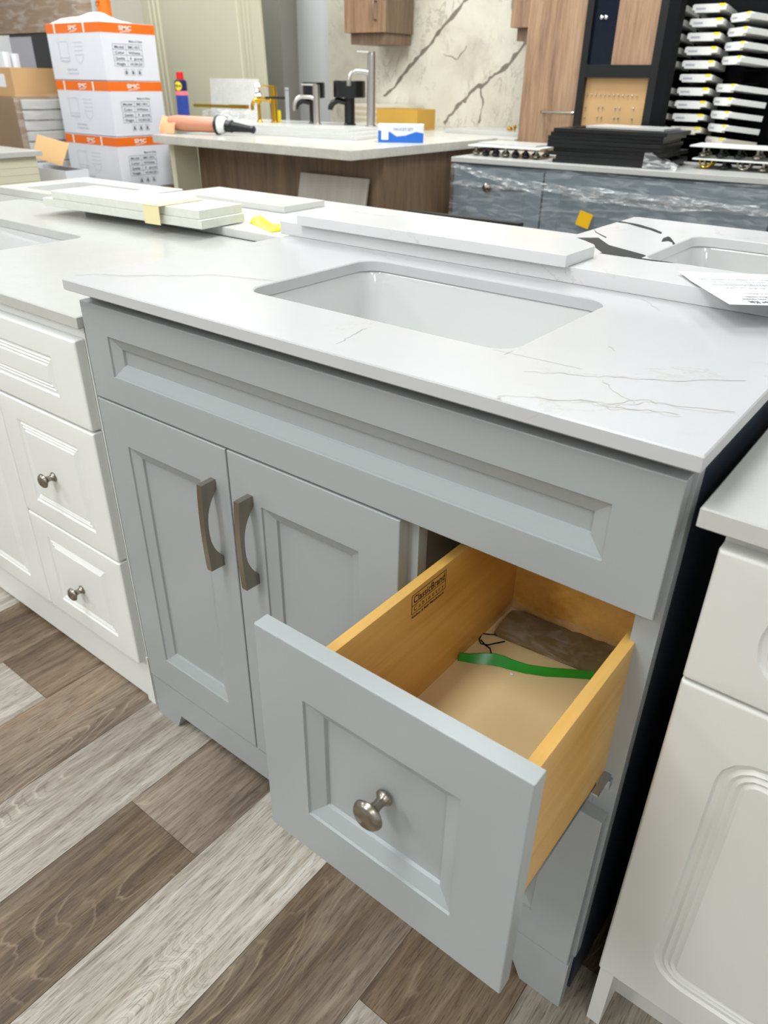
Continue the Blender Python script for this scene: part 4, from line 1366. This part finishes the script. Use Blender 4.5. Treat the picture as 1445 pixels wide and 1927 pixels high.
# ------------------------------------------------------------------ sink cartons and pallets at left
def sink_carton(label, x1, y0, z0, first):
    bw, bd, bh = .480, .325, .250
    t = thing('sink_carton', label, 'carton', (x1-bw/2, y0+bd/2, z0), 0, 'stack of sink cartons')
    mb = MB(); mb.box(-bw/2, bw/2, -bd/2, bd/2, 0, bh, .003); put('box', mb, M['white_card'], t)
    f, g = -bd/2-.0006, bw/2+.0006
    mb = MB()
    mb.poly([(-bw/2, f, bh-.044), (bw/2+.0006, f, bh-.044), (bw/2+.0006, f, bh-.001), (-bw/2, f, bh-.001)])
    mb.poly([(g, -bd/2-.0006, bh-.044), (g, bd/2, bh-.044), (g, bd/2, bh-.001), (g, -bd/2-.0006, bh-.001)])
    put('orange_band', mb, M['orange'], t, smooth=False, fixn=False)
    mb = MB()
    f2, g2 = f-.0006, g+.0006
    for (nm, o, U, w) in (('front_logo', (-.03, f2, bh-.030), (1, 0, 0), .075), ('side_logo', (g2, -.055, bh-.030), (0, 1, 0), .075)):
        mb = MB()
        print_on(mb, 'SMC', .026, o, U, (0, 0, 1), w, bold=.0006)
        a = Vector(o) + Vector((0, 0, -.010)); U = Vector(U)
        mb.ribbon([a+U*.005, a+U*.03+Vector((0, 0, .004)), a+U*.062+Vector((0, 0, .005))], .0025, (0, -1, 0) if U.x else (1, 0, 0))
        put(nm, mb, M['print_white'], t, smooth=False, fixn=False)
    for xx in (-.165, .098):
        mb = MB()
        mb.poly([(xx, f2, bh-.044), (xx+.012, f2, bh-.044), (xx+.012, f2, bh-.002), (xx, f2, bh-.002)])
        put('tape_strip', mb, M['print_white'], t, smooth=False, fixn=False)
    mb = MB()
    rect_lines(mb, (g2, -.105, .062), (0, 1, 0), (0, 0, 1), .175, .098, .0013, xs=(.078,), ys=(.0245, .049, .0735))
    for r, (a, b) in enumerate((('Model', 'SMC-1812'), ('Color', 'White'), ('Quantity', '1 pcs'), ('Weight', '10.5KGS'))):
        zz = .062+.0735-.0245*r+.006
        print_on(mb, a, .016, (g2, -.095, zz), (0, 1, 0), (0, 0, 1), .055, bold=.0003)
        print_on(mb, b, .016, (g2, -.015, zz), (0, 1, 0), (0, 0, 1), .072, bold=.0003)
    print_on(mb, 'Made in China', .013, (g2, -.005, .168), (0, 1, 0), (0, 0, 1), .08, bold=.0002)
    for q in range(3):
        rect_lines(mb, (g2, -.055+.040*q, .024), (0, 1, 0), (0, 0, 1), .026, .028, .0010)
        yy = -.055+.040*q
        mb.poly([(g2, yy+.006, .029), (g2, yy+.020, .029), (g2, yy+.016, .046), (g2, yy+.010, .046)])
    put('table_print', mb, M['print_grey'], t, smooth=False, fixn=False)
    mb = MB()
    rect_lines(mb, (-.145, f2, .085), (1, 0, 0), (0, 0, 1), .085, .085, .0015, ys=(.012,))
    mb.ribbon([(-.145, f2, .083), (-.10, f2, .078), (-.062, f2, .083)], .0015, (0, -1, 0))
    for q in range(4):
        mb.poly([(-.01, f2, .165-.018*q), (.07, f2, .165-.018*q), (.07, f2, .1665-.018*q), (-.01, f2, .1665-.018*q)])
    mb.ribbon([(-.005, f2, .108), (.005, f2, .085), (.03, f2, .07), (.055, f2, .085), (.065, f2, .108)], .0015, (0, -1, 0))
    print_on(mb, 'Sink Model', .014, (-.10, f2, .042), (1, 0, 0), (0, 0, 1), .09)
    print_on(mb, 'Ceramic basin', .012, (-.10, f2, .026), (1, 0, 0), (0, 0, 1), .10)
    put('drawing_print', mb, M['print_pale'], t, smooth=False, fixn=False)
    return t
sink_carton('white carton with orange top band, top one of the three-high stack at left', -2.699, 1.945, 1.140, True)
sink_carton('white carton with orange top band, middle one of the stack at left', -2.695, 1.945, .8865, False)
sink_carton('white carton with orange top band, lowest one showing in the stack at left', -2.690, 1.940, .633, False)
mb = MB(); mb.box(-.25, .25, -.17, .17, .12, .632, .004)
for q in (-.22, 0, .22):
    mb.box(q-.03, q+.03, -.17, .17, 0, .1195)
o = put('shipping_crate', mb, M['cardboard_dark']); o.location = (-2.94, 2.11, 0); tag(o, 'brown crate on skids under the stack of sink cartons', 'crate')
mb = MB()
n_, m_ = 14, 10
rings = []
for i in range(n_):
    u = i/(n_-1)
    row = []
    for j in range(m_):
        v = j/(m_-1)
        b = (math.sin(math.pi*u)**.6)*(math.sin(math.pi*v)**.5) if 0 < u < 1 and 0 < v < 1 else 0
        row.append((-.22+.44*u, -.15+.20*v, .0005+.050*b*(.8+.2*math.sin(9*u+4*v)+.12*math.sin(21*v))))
    rings.append(row)
mb.loft(rings, False, False, close=False)
o = put('foam_sheet', mb, M['paper'], fixn=False); o.location = (-2.94, 2.11, 1.3905); sol = o.modifiers.new('thickness', 'SOLIDIFY'); sol.thickness = .002; sol.offset = 1
tag(o, 'crumpled white foam sheet on the topmost sink carton', 'foam')
mb = MB(); mb.lathe([(0, 0), (.034, 0), (.036, .003), (.036, .24), (.033, .245), (0, .245)], n=28)
t = thing('orange_canister', 'orange cylinder standing at the back of the top sink carton', 'canister', (-3.03, 2.215, 1.3905))
put('tube', mb, M['orange'], t)
mb = MB(); print_on(mb, 'CT', .03, (-.020, -.0375, .085), (1, 0, 0), (0, 0, 1), .04); put('lettering', mb, M['black_matt'], t, smooth=False, fixn=False)
# open white carton with a brown flap and a black fill inside, between the left vanity and the sink cartons
t = thing('open_box', 'open cardboard box with a raised flap in front of the sink cartons', 'carton', (-2.67, 1.55, 0))
mb = MB()
mb.box(-.20, .20, -.06, -.056, 0, .77); mb.box(-.20, .20, .056, .06, 0, .77); mb.box(-.20, -.196, -.056, .056, 0, .77); mb.box(.196, .20, -.056, .056, 0, .77); mb.box(-.196, .196, -.056, .056, 0, .004)
put('box', mb, M['white_card'], t)
mb = MB(); mb.loft([[(-.13, .02, .905), (-.13, .024, .906), (.14, .022, .880), (.14, .018, .879)], [(-.08, -.055, .815), (-.08, -.051, .818), (.175, -.056, .792), (.175, -.06, .790)]])
put('flap', mb, M['cardboard'], t)
mb = MB(); mb.box(-.192, .192, -.053, .053, .56, .745); put('dark_gap_fill', mb, M['black_matt'], t)  # black block filling the dark gap under the flap

# small white vanity at the far left
t = thing('bathroom_vanity', 'pale sage vanity with a white top at the far left behind the back row', 'vanity cabinet', (-2.9, 1.0, 0))
o = Vector(t.location)
mb = MB(); mb.box(-3.40, -2.495, .50, 1.372, 0, .8395, .001)
for k in range(24):
    zz = .80-.03*k
    mb.box(-2.4955, -2.4935, .50, 1.37, zz-.0035, zz)
mb.xform(Matrix.Translation(-o)); put('carcass', mb, M['cream_panel'], t)
mb = MB(); mb.box(-3.42, -2.475, .48, 1.396, .84, .861, .001); mb.xform(Matrix.Translation(-o)); put('counter', mb, M['quartz_plain'], t)

# wrapped pallet with cartons on it
t = thing('wrapped_pallet', 'pallet of flat white and brown packs in stretch film, left of the sink cartons', 'pallet', (-3.75, 2.05, 0))
x1_, y0_ = .52, -.33
mb = MB(); mb.box(-.55, x1_-.001, y0_+.001, .60, .13, 1.055, .003); put('load', mb, M['cardboard_dark'], t)
for k in range(18):
    z = .135+.0508*k
    mb = MB(); mb.box(x1_-.0008, x1_+.012+.004*((k*7) % 3), y0_+.03, .60, z, z+.047, .006); put('white_pack', mb, M['quartz_plain'], t)
mb = MB()
for q in (-.5, 0, .45):
    mb.box(q-.05, q+.05, y0_, .60, 0, .10)
mb.box(-.55, x1_, y0_, .60, .101, .129)
put('pallet_base', mb, M['cardboard'], t)
mb = MB()
rings = []
for i in range(30):
    u = i/29
    row = []
    for j in range(20):
        v = j/19
        y = y0_-.012+(.63-y0_)*v
        row.append((x1_+.022+.006*math.sin(23*v+5*u), y, .10+.97*u))
    rings.append(row)
mb.loft(rings, False, False, close=False)
put('stretch_film', mb, M['wrap'], t, fixn=False)

t = thing('open_carton', 'open brown carton packed with white rods on the wrapped pallet', 'carton', (-3.53, 1.985, 1.0565))
mb = MB(); w, d, h = .26, .23, .135
mb.box(-w, w, -d, -d+.004, 0, h); mb.box(-w, w, d-.004, d, 0, h); mb.box(-w, -w+.004, -d+.004, d-.004, 0, h); mb.box(w-.004, w, -d+.004, d-.004, 0, h); mb.box(-w+.004, w-.004, -d+.004, d-.004, 0, .004)
put('box', mb, M['cardboard'], t)
mb = MB(); mb.box(-.02+.10, .085+.10, -d-.0006, -d, .045, .105); put('address_label', mb, M['paper'], t)
ordn = ['leftmost', 'second from left', 'third from left', 'fourth from left', 'fifth from left', 'fourth from right', 'third from right', 'second from right', 'rightmost']
for k in range(9):
    for j in range(2):
        mb = MB()
        x = -.20+.047*k
        mb.prism([(x-.020, -.22+.05*j), (x+.020, -.22+.05*j), (x+.021, -.20+.05*j), (x+.012, -.178+.05*j), (x-.012, -.178+.05*j), (x-.021, -.20+.05*j)], .006, .205-.006*j, 'xy', bev=.002)
        o = put('white_rod', mb, M['paper']); o.location = t.location
        tag(o, 'white plastic rod, %s in the %s row of the open brown carton' % (ordn[k], ('front', 'second')[j]), 'rod', 'white rods in the open carton')
mb = MB(); mb.box(-.35, .42, -.19, .13, 0, .315, .004)
mb.box(-.352, -.10, -.1906, -.19, .02, .30, mi=1)
o = put('black_carton', mb, [M['black'], M['print_pale']]); o.location = (-3.75, 2.43, 1.0565); tag(o, 'black carton behind the carton of white rods', 'carton')
t = thing('wrapped_carton', 'big brown carton in shiny stretch film on top of the black carton', 'carton', (-3.72, 2.43, 1.372))
mb = MB(); mb.box(-.62, .41, -.20, -.10, .001, .62, .006); put('box', mb, M['cardboard_dark'], t)
mb = MB()
rings = []
for i in range(24):
    u = i/23
    row = []
    for (x, y) in [(-.64, -.21)] + [(-.64+1.065*k/14, -.215-.007*math.sin(31*k/14+7*u)) for k in range(1, 14)] + [(.425, -.21), (.428, -.17), (.43, -.13), (.425, -.09)]:
        row.append((x, y+.004*math.sin(19*u+x*9), .001+.62*u))
    rings.append(row)
mb.loft(rings, False, False, close=False)
put('stretch_film', mb, M['wrap'], t, fixn=False)
